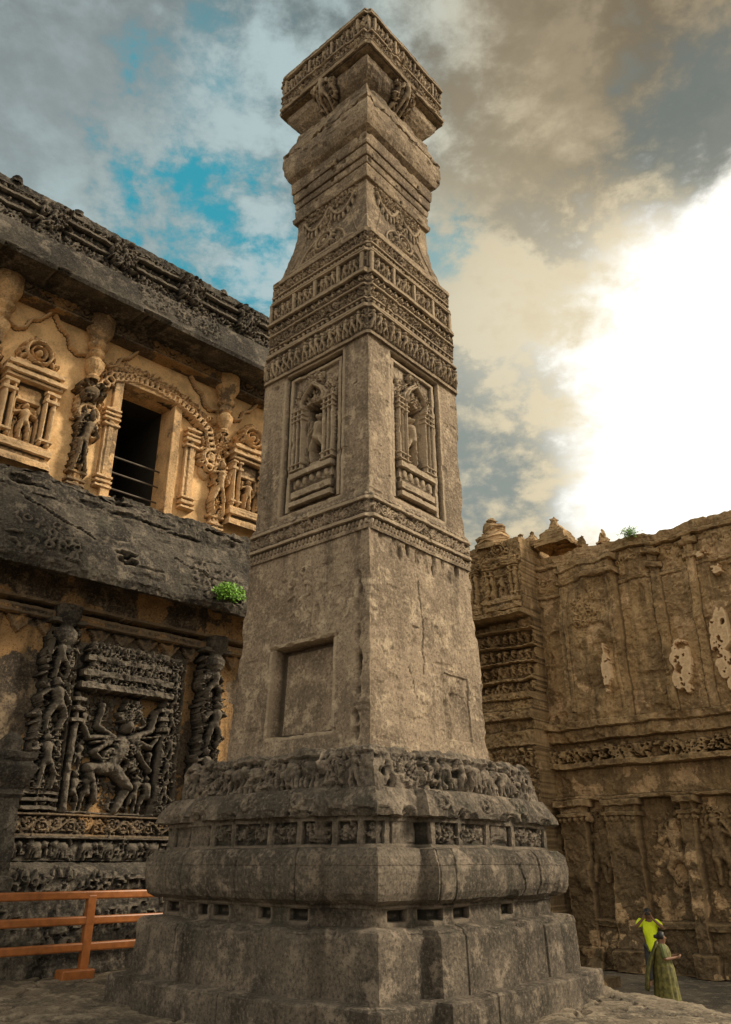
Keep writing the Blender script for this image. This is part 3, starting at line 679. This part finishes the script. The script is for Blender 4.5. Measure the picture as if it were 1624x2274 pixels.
for i,(x,y) in enumerate(((118,1620),(478,1560))):
    s_=S(x,y,.75)[0]; z0=zb3-.05; z1=ek-.35
    def gp(c,s_=s_,z0=z0,z1=z1):
        c.box(s_-.22,s_+.22,z0,z1,.12)
        for q in (0,.1,.24,.34): c.box(s_-.30,s_+.30,z0+q,z0+q+.06,.24)
        hh=(z1-z0)
        c.fig(s_,z0+.42,hh*.27,.30,.1,1.0); c.fig(s_+.03,z0+.42+hh*.27,hh*.25,.34,.12,1.1); c.fig(s_-.02,z0+.42+hh*.52,hh*.2,.32,.12,1.2)
        c.foliage(s_-.25,s_+.25,z0+.4,z1-.4,.20,.10,1.1,.07)
        c.box(s_-.34,s_+.34,z1-.30,z1-.22,.34); c.weather(.03)
    slab('guardian_pilaster',F1,s_-.5,s_+.5,z0,z1+.1,.42,M['dark'],tem,gp,amp=.03,ds=.022,seed=90+i,init=-.1,dropinit=True)
    lathe('pilaster_capital',F1.at(s_,.66,z1-.85),[(.11,0),(.15,.08),(.10,.14),(.20,.28),(.21,.38),(.11,.5),(.16,.56),(.22,.64),(.25,.85)],M['dark'],tem,16,amp=.03)
p=S(8,1750,1.3); lathe('porch_column',F1.at(p[0],1.3,zb6),[(.26,0),(.26,.2),(.2,.25),(.19,1.3),(.24,1.35),(.18,1.42),(.3,1.62),(.33,1.78),(.26,1.85),(.3,1.9),(.3,1.98),(.12,2.0),(.14,2.15),(.08,2.25),(.01,2.3)],M['dark'],tem,12,square=True,amp=.03,rot=A49)
mb=MB(); mb.box(F1,SL,SR,-7,-3,0,zt-.3); mb.box(F1,SL,SR,-3,-.2,zt-.5,zt-.25); mb.box(F1,SR-.3,SR-.02,-3,.3,0,zt-.3)
mb.build('building_core',M['dark'],tem)
# ------------------------------------------------------------ RIGHT GALLERY
F2=Fr((9.04,26.5),NL); T=F2.px
gal=empty('gallery_building',tuple(F2.at(0,0,-1.5)),'long brown rock-cut gallery wall with pilasters and figures seen right of the pillar','temple')
G0=T(1185,1600,0)[0]; G1=9.0; zr=T(1480,1170,0)[1]; zm=T(1480,1590,.2)[1]; zn=T(1480,1680,.2)[1]; zo=T(1480,1770,.2)[1]
def gw(c):
    for x0,x1,v in ((1262,1392,.45),(1470,1492,.12),(1560,1580,.15)):
        a=T(x0,1450,0)[0]; b=T(x1,1450,0)[0]
        c.box(a,b,zm,zr-.5,v); c.box(a-.1,b+.1,zr-1.3,zr-1.1,v+.10); c.box(a-.15,b+.15,zr-.8,zr-.6,v+.12)
        if b-a>1:
            c.foliage(a+.5,b-.5,zr-3.0,zr-1.7,.08,v,.4,.12); c.box(a+.2,a+.3,zm+.4,zr-1.4,v+.06); c.box(b-.3,b-.2,zm+.4,zr-1.4,v+.06)
    c.box(-30,30,zr-.5,zr-.34,.2); c.foliage(G0,G1,zr-1.1,zr-.55,.09,0,.25,.1); c.box(-30,30,zr-1.6,zr-1.5,.08)
    c.box(-30,30,zm-.1,zm+.15,.5); c.box(-30,30,zm-.5,zm-.1,.32); c.foliage(G0,G1,zn+.05,zn+.5,.08,.3,.7,.1); c.box(-30,30,zn-.15,zn+.05,.45)
    for i in range(110): c.dig(c.rg.uniform(G0,G1),c.rg.uniform(zm-1,zr),c.rg.uniform(.1,.7),c.rg.uniform(.1,.9),.10)
    for x0,x1 in ((1262,1318),(1362,1432),(1530,1560)):
        a=T(x0,1880,0)[0]; b=T(x1,1880,0)[0]
        c.box(a,b,-1.5,zo,.5); c.box(a-.12,b+.12,zo-.5,zo-.38,.62); c.box(a-.15,b+.15,zo-.2,zo,.68)
        c.box(a-.15,b+.15,-1.5,-.9,.65); c.pegs(a-.1,b+.1,zo-.68,zo-.5,.10,.2,.5)
    for x,hh in ((1334,1.8),(1352,1.9),(1505,1.8),(1600,1.9),(1240,1.8),(1700,2)):
        a=T(x,1880,0)[0]; c.fig(a,.9,hh,.26,.0,1.1)
    for x in (1350,1510,1600): a=T(x,1880,0)[0]; c.foliage(a-.6,a+.6,2.2,3.0,.12,0,.4,.12)
    c.box(-30,30,zo+.0,zo+.12,.38)
    c.box(-30,30,-1.5,-.2,.35); c.box(-30,30,-.3,-.1,.45); c.noise(.09,.8); c.weather(.05,.45)
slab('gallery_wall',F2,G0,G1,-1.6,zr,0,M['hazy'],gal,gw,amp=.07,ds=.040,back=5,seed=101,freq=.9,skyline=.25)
def patchf(px,n,sd):
    def f(c):
        g=random.Random(sd); 
        for (x,y,rx,ry) in px:
            a,z=T(x,y,.2)
            for i in range(n):
                t=g.uniform(-1,1); c.ell(a+g.uniform(-.5,.5)*rx,z+t*ry,rx*g.uniform(.35,.7)*(1-.5*abs(t)),ry*g.uniform(.15,.4),.05,.08)
        ok=c.H>c.init+1e-6; X,Y=np.meshgrid(c.xs,c.ys); nn=fbm(np.stack([X*5,Y*4,X*0],-1),4); c.H=np.where(ok&(nn>.36),np.minimum(c.H,.10),c.init)
    return f
slab('plaster_patch',F2,T(1340,1500,.2)[0]-1,G1-2,zm+.2,zr-.3,.06,M['peel'],gal,patchf([(1512,1480,.38,.85),(1604,1440,.36,1.15),(1556,1228,.25,.12),(1590,1262,.22,.14)],18,3),amp=.02,ds=.03,seed=5,init=-.3,dropinit=True)
slab('plaster_patch',F2,T(1325,1500,.6)[0],T(1385,1500,.6)[0],zm+.2,zr-2,.46,M['peel'],gal,patchf([(1354,1480,.22,.7)],12,8),amp=.02,ds=.03,seed=6,init=-.3,dropinit=True)
H0=T(960,1600,1.1)[0]; H1=T(1187,1600,1.1)[0]; zh=T(1100,1205,1.1)[1]; za=T(1120,1372,1.1)[1]; zbq=T(1120,1540,1.1)[1]
def bay(c):
    c.box(-30,30,za,za+.2,.5); c.box(-30,30,zbq-.1,za,-.7,'set'); c.box(-30,30,zbq-.25,zbq,.25)
    c.shrine(H1-1.6,H1-.1,za+.3,zh,.25,0,.1); c.shrine(H1-3.4,H1-1.8,za+.3,zh,.25,0,.1)
    z=zbq
    for k in range(4): c.figs(H0,H1,z+.05,z+.45,.20,.3,-.6); c.box(-30,30,z+.48,z+.56,-.30); z+=.62
    c.box(-30,30,zm+.3,zm+.6,.45); c.box(-30,30,zm-.6,zm-.1,.2); c.foliage(H1-2.2,H1-.2,zm-3.2,zm-.7,.2,0,.5,.12)
    c.noise(.05,1.2)
    for i in range(60): c.dig(c.rg.uniform(H0,H1),c.rg.uniform(-1,zh),c.rg.uniform(.1,.5),c.rg.uniform(.1,.3),.08)
    c.weather(.07,.45)
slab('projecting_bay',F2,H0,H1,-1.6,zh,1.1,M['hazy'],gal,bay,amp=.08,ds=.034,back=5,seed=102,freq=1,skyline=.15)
def orn(x0,x1,y0,y1,d,kind,seed):
    xm=(x0+x1)/2; a=T(x0,y1,d)[0]; b=T(x1,y1,d)[0]; z0=T(xm,y1,d)[1]-.25; z1=T(xm,y0,d)[1]
    c=F2.at((a+b)/2,d-.5,z0); w=(b-a)/2; h=z1-z0
    if kind=='lion':
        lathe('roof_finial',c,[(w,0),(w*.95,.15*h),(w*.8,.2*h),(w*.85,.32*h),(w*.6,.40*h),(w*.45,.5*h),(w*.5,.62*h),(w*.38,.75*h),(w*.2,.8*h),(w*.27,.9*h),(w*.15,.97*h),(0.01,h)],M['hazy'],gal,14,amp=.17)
    else:
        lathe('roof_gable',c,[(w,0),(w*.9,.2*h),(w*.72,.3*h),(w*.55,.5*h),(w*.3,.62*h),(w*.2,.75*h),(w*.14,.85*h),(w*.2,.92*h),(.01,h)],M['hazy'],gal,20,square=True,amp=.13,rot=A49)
orn(1045,1125,1138,1205,1.1,'lion',1); orn(1188,1262,1138,1195,.2,'gable',2); orn(1308,1342,1168,1192,.2,'lion',3)
orn(1125,1160,1176,1200,.6,'gable',4); orn(1270,1290,1180,1196,.2,'lion',5); orn(1148,1188,1172,1198,.3,'gable',6)
# ------------------------------------------------------------ ground
def gridsurf(name,x0,x1,y0,y1,ds,zf,mat,cavk=.03):
    xs=np.arange(x0,x1+ds/2,ds); ys=np.arange(y0,y1+ds/2,ds); X,Y=np.meshgrid(xs,ys)
    Z=zf(X,Y); P=np.stack([X,Y,Z],-1)
    o=link(name,mesh_quads(name,P,gridq(*P.shape[:2]),np.clip((blur(Z,4)-Z)/cavk,-1,1)),mat); tag(o,kind='structure'); return o
def tz(X,Y):
    P=np.stack([X,Y,X*0],-1)
    n=(fbm(P*.9,4,3)-.5)*.10+(fbm(P*5,3,5)-.5)*.05
    cr=np.abs(fbm(P*.55+7,3,8)-.5); n-=np.clip(.02-cr,0,.02)*3
    cr=np.abs(fbm(P*1.1+17,3,9)-.5); n-=np.clip(.012-cr,0,.012)*3
    e=np.where(Y<12,(X-3.25)+ (Y-11.9)*.50,X-3.3-.0*Y)+ (fbm(P*1.3,3,6)-.5)*.4
    drop=np.clip(e/.5,0,1); drop=drop*drop*(3-2*drop)
    bk=np.clip((Y-21)/1,0,1)
    return n-.02-2.2*np.maximum(drop,bk)
gridsurf('terrace',-11,7.5,5.5,22,.04,tz,M['ground'])
xs=np.concatenate([np.linspace(-400,-12,12),np.linspace(-11,22,220),np.linspace(24,400,12)]); ys=np.concatenate([np.linspace(-300,2,10),np.linspace(3,32,200),np.linspace(34,600,12)])
X,Y=np.meshgrid(xs,ys); P=np.stack([X,Y,X*0],-1); P[...,2]=-1.52+(fbm(P*.8,4,3)-.5)*.12
o=link('ground',mesh_quads('ground',P,gridq(*P.shape[:2]),np.zeros(X.shape)),M['ground']); tag(o,kind='structure')
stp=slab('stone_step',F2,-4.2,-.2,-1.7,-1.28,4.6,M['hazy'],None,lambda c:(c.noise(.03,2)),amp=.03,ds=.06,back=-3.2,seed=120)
tag(stp,'low worn stone step at the foot of the gallery wall','step')
# ------------------------------------------------------------ railing
FRl=Fr((-4.2,13.2),NF)
ra=empty('metal_railing',tuple(FRl.at(0,0,0)),'orange painted metal railing with three bars in front of the temple base','railing')
for z in (1.05,.71,.36):
    b=MB(); b.box(FRl,-5,3.2,-.045,.045,z-.058,z+.058); b.build('rail',M['rail'],ra,bevel=.022)
for s_ in (-4.55,-2.25,.08,2.4):
    b=MB(); b.box(FRl,s_-.065,s_+.065,-.055,.055,.05,1.05); b.build('post',M['rail'],ra,bevel=.015)
    b=MB(); b.box(FRl,s_-.36,s_+.14,-.13,.13,-.08,.08); b.build('post_foot',M['rail'],ra,bevel=.02)
# ------------------------------------------------------------ plants
def plant(c,r,n,label,seed):
    g=random.Random(seed); e=empty('small_plant',tuple(c),label,'plant')
    lf=MB(); st=MB()
    for i in range(n):
        th=g.uniform(0,6.28); ph=g.uniform(.05,1.35); L=r*g.uniform(.35,1.05)
        d=Vector((math.cos(th)*math.sin(ph),math.sin(th)*math.sin(ph),math.cos(ph)*.8)); p=Vector(c)+d*L
        if i%7==0: st.tube(c,p,.006,5)
        for k in range(3):
            q=p+Vector((g.uniform(-1,1),g.uniform(-1,1),g.uniform(-1,1)))*r*.16
            a=Vector((g.uniform(-1,1),g.uniform(-1,1),g.uniform(-.3,1))).normalized(); b_=a.orthogonal().normalized(); l=r*.17; o=len(lf.v)
            lf.v+= [tuple(q-a*l*.5),tuple(q+b_*l*.3),tuple(q+a*l*.6),tuple(q-b_*l*.3)]; lf.f.append((o,o+1,o+2,o+3))
    st.build('stem',M['stem'],e); lf.build('leaves',M['leaf'],e)
p=S(502,1322,1.48); plant(F1.at(p[0],1.50,p[1]-.12),.40,460,'bright green tuft growing on the lower temple eave left of the pillar',1)
p=T(1400,1212,.3); plant(F2.at(p[0],.2,zr-.1),.42,160,'green tuft growing on top of the gallery wall at right',2)
# ------------------------------------------------------------ people
def skin(name,J,E,mat,parent,root=0,sub=2):
    me=bpy.data.meshes.new(name); k=list(J); me.from_pydata([J[i][:3] for i in k],[(k.index(a),k.index(b)) for a,b in E],[])
    o=bpy.data.objects.new(name,me); col.objects.link(o); me.materials.append(mat)
    o.modifiers.new('Skin','SKIN')
    for i,n in enumerate(k):
        v=me.skin_vertices[0].data[i]; r=J[n][3]; v.radius=(r,J[n][4] if len(J[n])>4 else r); v.use_root=(i==root)
    sb=o.modifiers.new('Sub','SUBSURF'); sb.levels=sub; sb.render_levels=sub
    if parent is not None: o.parent=parent
    return o
M['skin']=plain('skin_brown',(.22,.115,.065),.55,.08); M['hair']=plain('black_hair',(.012,.01,.009),.5,.2)
M['lime']=plain('lime_shirt',(.74,.90,.02),.8,.06); M['trou']=plain('grey_trousers',(.05,.05,.05),.8)
M['sari']=plain('olive_sari',(.13,.12,.03),.75,.35,sc_=14); M['blou']=plain('green_blouse',(.12,.14,.045),.8); M['blk']=plain('black_plastic',(.015,.015,.017),.35)
def hand(J,E,wrist,p0,d,side,curl,pre):
    d=Vector(d).normalized(); side=Vector(side).normalized(); up=Vector(curl).normalized(); p=Vector(p0)
    J[pre+'palm']=(*(p+d*.05),.028,.018); E.append((wrist,pre+'palm'))
    for i,(o_,l) in enumerate(((-.028,.07),(-.010,.08),(.010,.075),(.028,.058))):
        a=p+d*.09+side*o_; b=a+d*l*.5+up*.012; c=b+d*l*.3+up*.03
        J[f'{pre}f{i}a']=(*a,.010);J[f'{pre}f{i}b']=(*b,.009);J[f'{pre}f{i}c']=(*c,.008); E+=[(pre+'palm',f'{pre}f{i}a'),(f'{pre}f{i}a',f'{pre}f{i}b'),(f'{pre}f{i}b',f'{pre}f{i}c')]
    a=p+d*.035-side*.045; b=a+d*.035-side*.012+up*.02
    J[pre+'ta']=(*a,.011);J[pre+'tb']=(*b,.009); E+=[(pre+'palm',pre+'ta'),(pre+'ta',pre+'tb')]
def loftm(name,rings,mat,parent,fold=0,nf=9,seed=0):
    n=48; g=random.Random(seed); V=np.zeros((len(rings),n+1,3)); ph=g.uniform(0,6)
    for j,(cx,cy,cz,rx,ry) in enumerate(rings):
        for i in range(n+1):
            a=2*math.pi*i/n; f=1+fold*(1-j/len(rings))*math.sin(nf*a+ph+.3*j)
            V[j,i]=(cx+rx*f*math.cos(a),cy+ry*f*math.sin(a),cz)
    me=mesh_quads(name,V,gridq(len(rings),n+1),None,flat=False); o=bpy.data.objects.new(name,me); col.objects.link(o); me.materials.append(mat); o.parent=parent; return o
def head_feats(J,E,h,fw,r=.085):
    h=Vector(h); f=Vector(fw).normalized(); s_=f.cross(Vector((0,0,1)))
    J['nose']=(*(h+f*(r+.018)+Vector((0,0,-.01))),.013); J['nb']=(*(h+f*(r-.02)+Vector((0,0,.02))),.02); E+=[('head','nb'),('nb','nose')]
    J['chin']=(*(h+f*.055+Vector((0,0,-.085))),.032); E.append(('head','chin'))
    for q,nm in ((1,'e1'),(-1,'e2')): J[nm]=(*(h+s_*q*(r-.004)),.016,.01); E.append(('head',nm))
def hairshell(c,rx,ry,rz,parent,fw,bun=False):
    n=20; c=Vector(c); f=Vector(fw).normalized()
    P=np.zeros((13,n+1,3))
    for j in range(13):
        th=math.pi*j/12*.68
        for i in range(n+1):
            a=2*math.pi*i/n; d=Vector((math.sin(th)*math.cos(a),math.sin(th)*math.sin(a),math.cos(th)))
            k=1 if d.dot(f)<.45 or d.z>.55 else .86
            P[j,i]=(c.x+rx*d.x*k,c.y+ry*d.y*k,c.z+rz*d.z*k)
    o=bpy.data.objects.new('hair',mesh_quads('hair',P,gridq(13,n+1),None,False)); col.objects.link(o); o.data.materials.append(M['hair']); o.parent=parent
    if bun:
        m=MB(); q=c-f*.11+Vector((0,0,-.02))
        m.tube(q+f*.03,q-f*.045,.05,12,.03); mo=m.build('hair_bun',M['hair'],None,True); mo.parent=o; mo.location=(0,0,0)
WX,WY=6.46,19.6
wp=empty('person',(WX,WY,-1.5),'person in an olive green sari standing with a phone, back hair tied','person'); wp.rotation_euler[2]=R(-12)
J={'pel':(0,0,.90,.13,.11),'waist':(.01,0,1.06,.12,.10),'chest':(.0,0,1.24,.14,.105),'nk':(.015,0,1.38,.05),'head':(.04,0,1.49,.085,.075),'top':(.03,0,1.55,.07,.065),
 'lsh':(0,.15,1.33,.05),'lel':(.03,.20,1.10,.042),'lwr':(.24,.13,1.14,.026),'rsh':(0,-.15,1.33,.05),'rel':(.02,-.21,1.09,.042),'rwr':(.24,-.10,1.12,.026),
 'lh':(0,.09,.84,.10),'lk':(.02,.09,.47,.065),'la':(0,.09,.08,.04),'lt':(.15,.10,.03,.03),'rh':(0,-.09,.84,.10),'rk':(.04,-.09,.47,.065),'ra':(.02,-.09,.08,.04),'rt':(.17,-.10,.03,.03)}
E=[('pel','waist'),('waist','chest'),('chest','nk'),('nk','head'),('head','top'),('chest','lsh'),('lsh','lel'),('lel','lwr'),('chest','rsh'),('rsh','rel'),('rel','rwr'),('pel','lh'),('lh','lk'),('lk','la'),('la','lt'),('pel','rh'),('rh','rk'),('rk','ra'),('ra','rt')]
hand(J,E,'lwr',(.24,.13,1.14),(1,-.3,.1),(0,0,1),(0,-1,0),'l'); hand(J,E,'rwr',(.24,-.10,1.12),(1,.3,.15),(0,-.7,.7),(0,.7,.7),'r')
head_feats(J,E,(.04,0,1.49),(1,0,-.15),.078)
skin('body',J,E,M['skin'],wp)
hairshell((.025,0,1.52),.098,.09,.10,wp,(1,0,-.1),True)
loftm('sari',[(0,0,.02,.31,.28),(0,0,.25,.28,.255),(0,0,.5,.25,.235),(0,0,.75,.23,.23),(0,0,.92,.215,.22),(.0,0,1.05,.18,.19),(.0,0,1.2,.185,.20),(0,0,1.32,.145,.185),(0.0,0,1.38,.08,.10)],M['sari'],wp,.08,13,2)
P=np.zeros((24,14,3))
for j in range(24):
    t=j/23
    for i in range(14):
        q=i/13-.5; z=1.38-.85*t; x=-.10-.30*t-.06*math.sin(3*t); y=-.02+q*(.24+.28*t)
        P[j,i]=(x+.03*math.sin(i*1.7+t*3),y,z+.05*math.cos(i*.8))
o=bpy.data.objects.new('shoulder_drape',mesh_quads('drape',P,gridq(24,14),None,False)); col.objects.link(o); o.data.materials.append(M['sari']); o.parent=wp; m=o.modifiers.new('s','SOLIDIFY'); m.thickness=.012
for sg in (1,-1):
    Jb={'a':(0,.10*sg,1.33,.085),'b':(.0,.165*sg,1.31,.07),'c':(.02,.2*sg,1.16,.058),'d':(.03,.205*sg,1.10,.055)}; skin('sleeve',Jb,[('a','b'),('b','c'),('c','d')],M['blou'],wp,sub=1)
wr=wp.rotation_euler[2]
def wloc(x,y,z): return Vector((WX+(x*math.cos(wr)-y*math.sin(wr)),WY+(x*math.sin(wr)+y*math.cos(wr)),-1.5+z))
fr=Fr(wloc(.365,.02,0)[:2],(-math.cos(wr),-math.sin(wr)))
b=MB(); b.box(fr,-.038,.038,-.005,.005,-.36,-.21); ph=b.build('phone',M['blk'],bevel=.004); tag(ph,'dark phone held out by the person in the olive green sari','phone')
mx,my=7.16,22.4; mz=-1.30
mp=empty('person',(mx,my,mz),'person in a lime yellow shirt raising a camera to the face','person'); mp.rotation_euler[2]=R(-112)
J={'pel':(0,0,.95,.14,.12),'waist':(0,0,1.12,.13,.11),'chest':(0,0,1.34,.16,.12),'nk':(.015,0,1.50,.055),'head':(.05,0,1.61,.09,.078),'top':(.04,0,1.67,.075,.07),
 'lsh':(0,.19,1.44,.055),'lel':(.15,.33,1.30,.045),'lwr':(.20,.09,1.53,.03),'rsh':(0,-.19,1.44,.055),'rel':(.15,-.33,1.30,.045),'rwr':(.20,-.09,1.53,.03),
 'lh':(0,.10,.88,.10),'lk':(.03,.12,.5,.07),'la':(0,.13,.09,.042),'lt':(.17,.15,.03,.035),'rh':(0,-.10,.88,.10),'rk':(.03,-.12,.5,.07),'ra':(0,-.13,.09,.042),'rt':(.17,-.15,.03,.035)}
E=[('pel','waist'),('waist','chest'),('chest','nk'),('nk','head'),('head','top'),('chest','lsh'),('lsh','lel'),('lel','lwr'),('chest','rsh'),('rsh','rel'),('rel','rwr'),('pel','lh'),('lh','lk'),('lk','la'),('la','lt'),('pel','rh'),('rh','rk'),('rk','ra'),('ra','rt')]
hand(J,E,'lwr',(.20,.09,1.53),(.1,-.2,1),(1,0,0),(0,-1,0),'l'); hand(J,E,'rwr',(.20,-.09,1.53),(.1,.2,1),(1,0,0),(0,1,0),'r')
head_feats(J,E,(.05,0,1.61),(1,0,.1),.082)
skin('body',J,E,M['skin'],mp); hairshell((.03,0,1.645),.105,.095,.10,mp,(1,0,0))
Js={'k':(0,0,.72,.21,.17),'pel':(0,0,.93,.19,.155),'w':(0,0,1.12,.18,.145),'c':(0,0,1.34,.20,.15),'n':(0,0,1.47,.08),'ls':(0,.19,1.43,.08),'le':(.12,.30,1.33,.07),'rs':(0,-.19,1.43,.08),'re':(.12,-.30,1.33,.07)}
skin('shirt',Js,[('k','pel'),('pel','w'),('w','c'),('c','n'),('c','ls'),('ls','le'),('c','rs'),('rs','re')],M['lime'],mp)
Jt={'p':(0,0,.93,.155,.13),'lh':(0,.1,.86,.115),'lk':(.03,.12,.5,.09),'la':(0,.13,.12,.065),'rh':(0,-.1,.86,.115),'rk':(.03,-.12,.5,.09),'ra':(0,-.13,.12,.065)}
skin('trousers',Jt,[('p','lh'),('lh','lk'),('lk','la'),('p','rh'),('rh','rk'),('rk','ra')],M['trou'],mp)
a=mp.rotation_euler[2]; cpos=Vector((mx+.21*math.cos(a),my+.21*math.sin(a),0)); fr=Fr(cpos[:2],(math.cos(a),math.sin(a)))
cm=empty('handheld_camera',(cpos.x,cpos.y,mz+1.63),'black camera held up by the person in the lime yellow shirt','camera')
b=MB(); b.box(fr,-.065,.065,-.03,.03,mz+1.59,mz+1.68); b.build('camera_body',M['blk'],cm,bevel=.008)
b=MB(); b.tube(fr.at(0,.03,mz+1.635),fr.at(0,.12,mz+1.64),.035,16); b.build('lens',M['blk'],cm,True)
# ------------------------------------------------------------ world
w=bpy.data.worlds.new('World'); sc.world=w; w.use_nodes=True; N=w.node_tree.nodes; L=w.node_tree.links; N.clear()
out=N.new('ShaderNodeOutputWorld'); bg=N.new('ShaderNodeBackground'); tc=N.new('ShaderNodeTexCoord'); D=tc.outputs['Generated']
L.new(bg.outputs[0],out.inputs[0])
def math_(op,a,b=None):
    x=N.new('ShaderNodeMath'); x.operation=op
    for q,i in ((a,0),(b,1)):
        if q is None: continue
        if isinstance(q,(int,float)): x.inputs[i].default_value=q
        else: L.new(q,x.inputs[i])
    return x.outputs[0]
def mr(v,a,b,c=0.,d=1.):
    r=N.new('ShaderNodeMapRange'); r.interpolation_type='SMOOTHSTEP'
    for i,x in zip((1,2,3,4),(a,b,c,d)): r.inputs[i].default_value=x
    L.new(v,r.inputs[0]); return r.outputs[0]
def mixc(f,a,b,bt='MIX'):
    x=N.new('ShaderNodeMix'); x.data_type='RGBA'; x.blend_type=bt
    if isinstance(f,float): x.inputs[0].default_value=f
    else: L.new(f,x.inputs[0])
    for q,i in ((a,6),(b,7)):
        if isinstance(q,tuple): x.inputs[i].default_value=(*q,1)
        else: L.new(q,x.inputs[i])
    return x.outputs[2]
def wn(scale,det=7,ro=.55,dist=0.,off=0.,sz=1.6):
    mp_=N.new('ShaderNodeMapping'); mp_.inputs['Scale'].default_value=(1,1,sz); mp_.inputs['Location'].default_value=(off,off*.7,off*.3); L.new(D,mp_.inputs[0])
    n=N.new('ShaderNodeTexNoise'); n.inputs['Scale'].default_value=scale; n.inputs['Detail'].default_value=det; n.inputs['Roughness'].default_value=ro; n.inputs['Distortion'].default_value=dist
    L.new(mp_.outputs[0],n.inputs['Vector']); return n.outputs[0]
n1=wn(2.6,6,.55,.3,1.3); n2=wn(6.5,8,.6,.2,5.1); n3=wn(15,7,.62,.1,9.)
nn=math_('ADD',math_('MULTIPLY',n2,.55),math_('MULTIPLY',n3,.45))
def blob(px,py,ri,ro,na=.12,n=None):
    r=ray(px,py); r=r/np.linalg.norm(r)
    v=N.new('ShaderNodeVectorMath'); v.operation='DOT_PRODUCT'; L.new(D,v.inputs[0]); v.inputs[1].default_value=tuple(r)
    ang=math_('ARCCOSINE',math_('MINIMUM',v.outputs['Value'],.99999))
    ang=math_('ADD',ang,math_('MULTIPLY',math_('SUBTRACT',n if n is not None else nn,.5),na*2))
    return mr(ang,ro,ri,0.,1.)
sx=N.new('ShaderNodeSeparateXYZ'); L.new(D,sx.inputs[0])
side=mr(math_('ADD',sx.outputs[0],math_('MULTIPLY',math_('SUBTRACT',n1,.5),.25)),-.10,.22)
c=mixc(side,(.30,.38,.39),(.46,.39,.26))
lum=mr(nn,.39,.59,.55,1.45); lm=N.new('ShaderNodeCombineColor'); [L.new(lum,lm.inputs[i]) for i in range(3)]
c=mixc(1.0,c,lm.outputs[0],'MULTIPLY')
c=mixc(math_('MULTIPLY',blob(250,430,.03,.22,.25),.5),c,(.47,.60,.61))
c=mixc(math_('MULTIPLY',blob(60,80,.05,.30,.2),.6),c,(.22,.24,.24))
c=mixc(math_('MULTIPLY',blob(1620,830,.16,.44,.25),.62),c,(.92,.82,.60))
c=mixc(math_('MULTIPLY',blob(1130,700,.02,.18,.45),.6),c,(.82,.74,.55))
c=mixc(math_('MULTIPLY',blob(1400,60,.10,.26,.25),.75),c,(.24,.19,.125))
c=mixc(math_('MULTIPLY',blob(1430,150,.0,.12,.4),.7),c,(.14,.105,.065))
c=mixc(math_('MULTIPLY',blob(1250,330,.02,.16,.4),.5),c,(.34,.285,.19))
c=mixc(math_('MULTIPLY',blob(1590,300,.06,.15,.22),.85),c,(.17,.20,.19))
c=mixc(math_('MULTIPLY',blob(1120,1060,.02,.13,.4),.9),c,(.24,.285,.275))
c=mixc(math_('MULTIPLY',blob(1270,560,.0,.09,.4),.65),c,(.34,.32,.25))
c=mixc(math_('MULTIPLY',blob(1230,860,.0,.08,.4),.6),c,(.36,.37,.32))
sky=N.new('ShaderNodeTexSky'); sky.sky_type='NISHITA'; sky.sun_disc=False; sky.sun_elevation=R(38); sky.sun_rotation=R(88)
blue=mixc(.035,(.0,.29,.36),sky.outputs[0],'MIX')
tb=math_('MAXIMUM',math_('MAXIMUM',blob(440,450,.0,.12,.40),math_('MAXIMUM',blob(585,600,.03,.10,.15),blob(500,540,.0,.09,.3))),math_('MAXIMUM',math_('MULTIPLY',blob(470,190,.0,.09,.3),.45),math_('MULTIPLY',blob(985,550,.01,.06,.1),.6)))
tb=math_('MULTIPLY',tb,mr(n3,.60,.38,.05,1.0))
c=mixc(math_('MULTIPLY',tb,.95),c,blue)
c=mixc(math_('MULTIPLY',blob(1620,820,.10,.27,.30),.85),c,(1.02,.97,.84))
sunb=math_('MAXIMUM',blob(1630,800,.08,.235,.22),blob(1450,1110,.0,.15,.15))
c=mixc(sunb,c,(1.5,1.47,1.38))
c=mixc(mr(sx.outputs[1],.05,-.35),c,(1.06,.98,.82))  # unseen sky behind the camera, brightened to add fill light
L.new(c,bg.inputs[0]); bg.inputs[1].default_value=1.0
sd=bpy.data.lights.new('Sun','SUN'); sd.energy=4.3; sd.angle=R(12); sd.color=(1,.86,.66)
so=bpy.data.objects.new('Sun',sd); col.objects.link(so)
az,el=R(90),R(36); dv=Vector((math.sin(az)*math.cos(el),math.cos(az)*math.cos(el),math.sin(el)))
so.rotation_euler=dv.to_track_quat('Z','Y').to_euler()
cd=bpy.data.cameras.new('Camera'); co=bpy.data.objects.new('Camera',cd); col.objects.link(co); sc.camera=co
co.location=tuple(CAM); co.rotation_euler=(math.pi/2+PITCH,0,0); cd.sensor_fit='VERTICAL'; cd.angle=2*math.atan(CY/F); cd.clip_end=2000; cd.clip_start=.1
sc.view_settings.view_transform='Standard'; sc.view_settings.look='None'; sc.view_settings.exposure=0
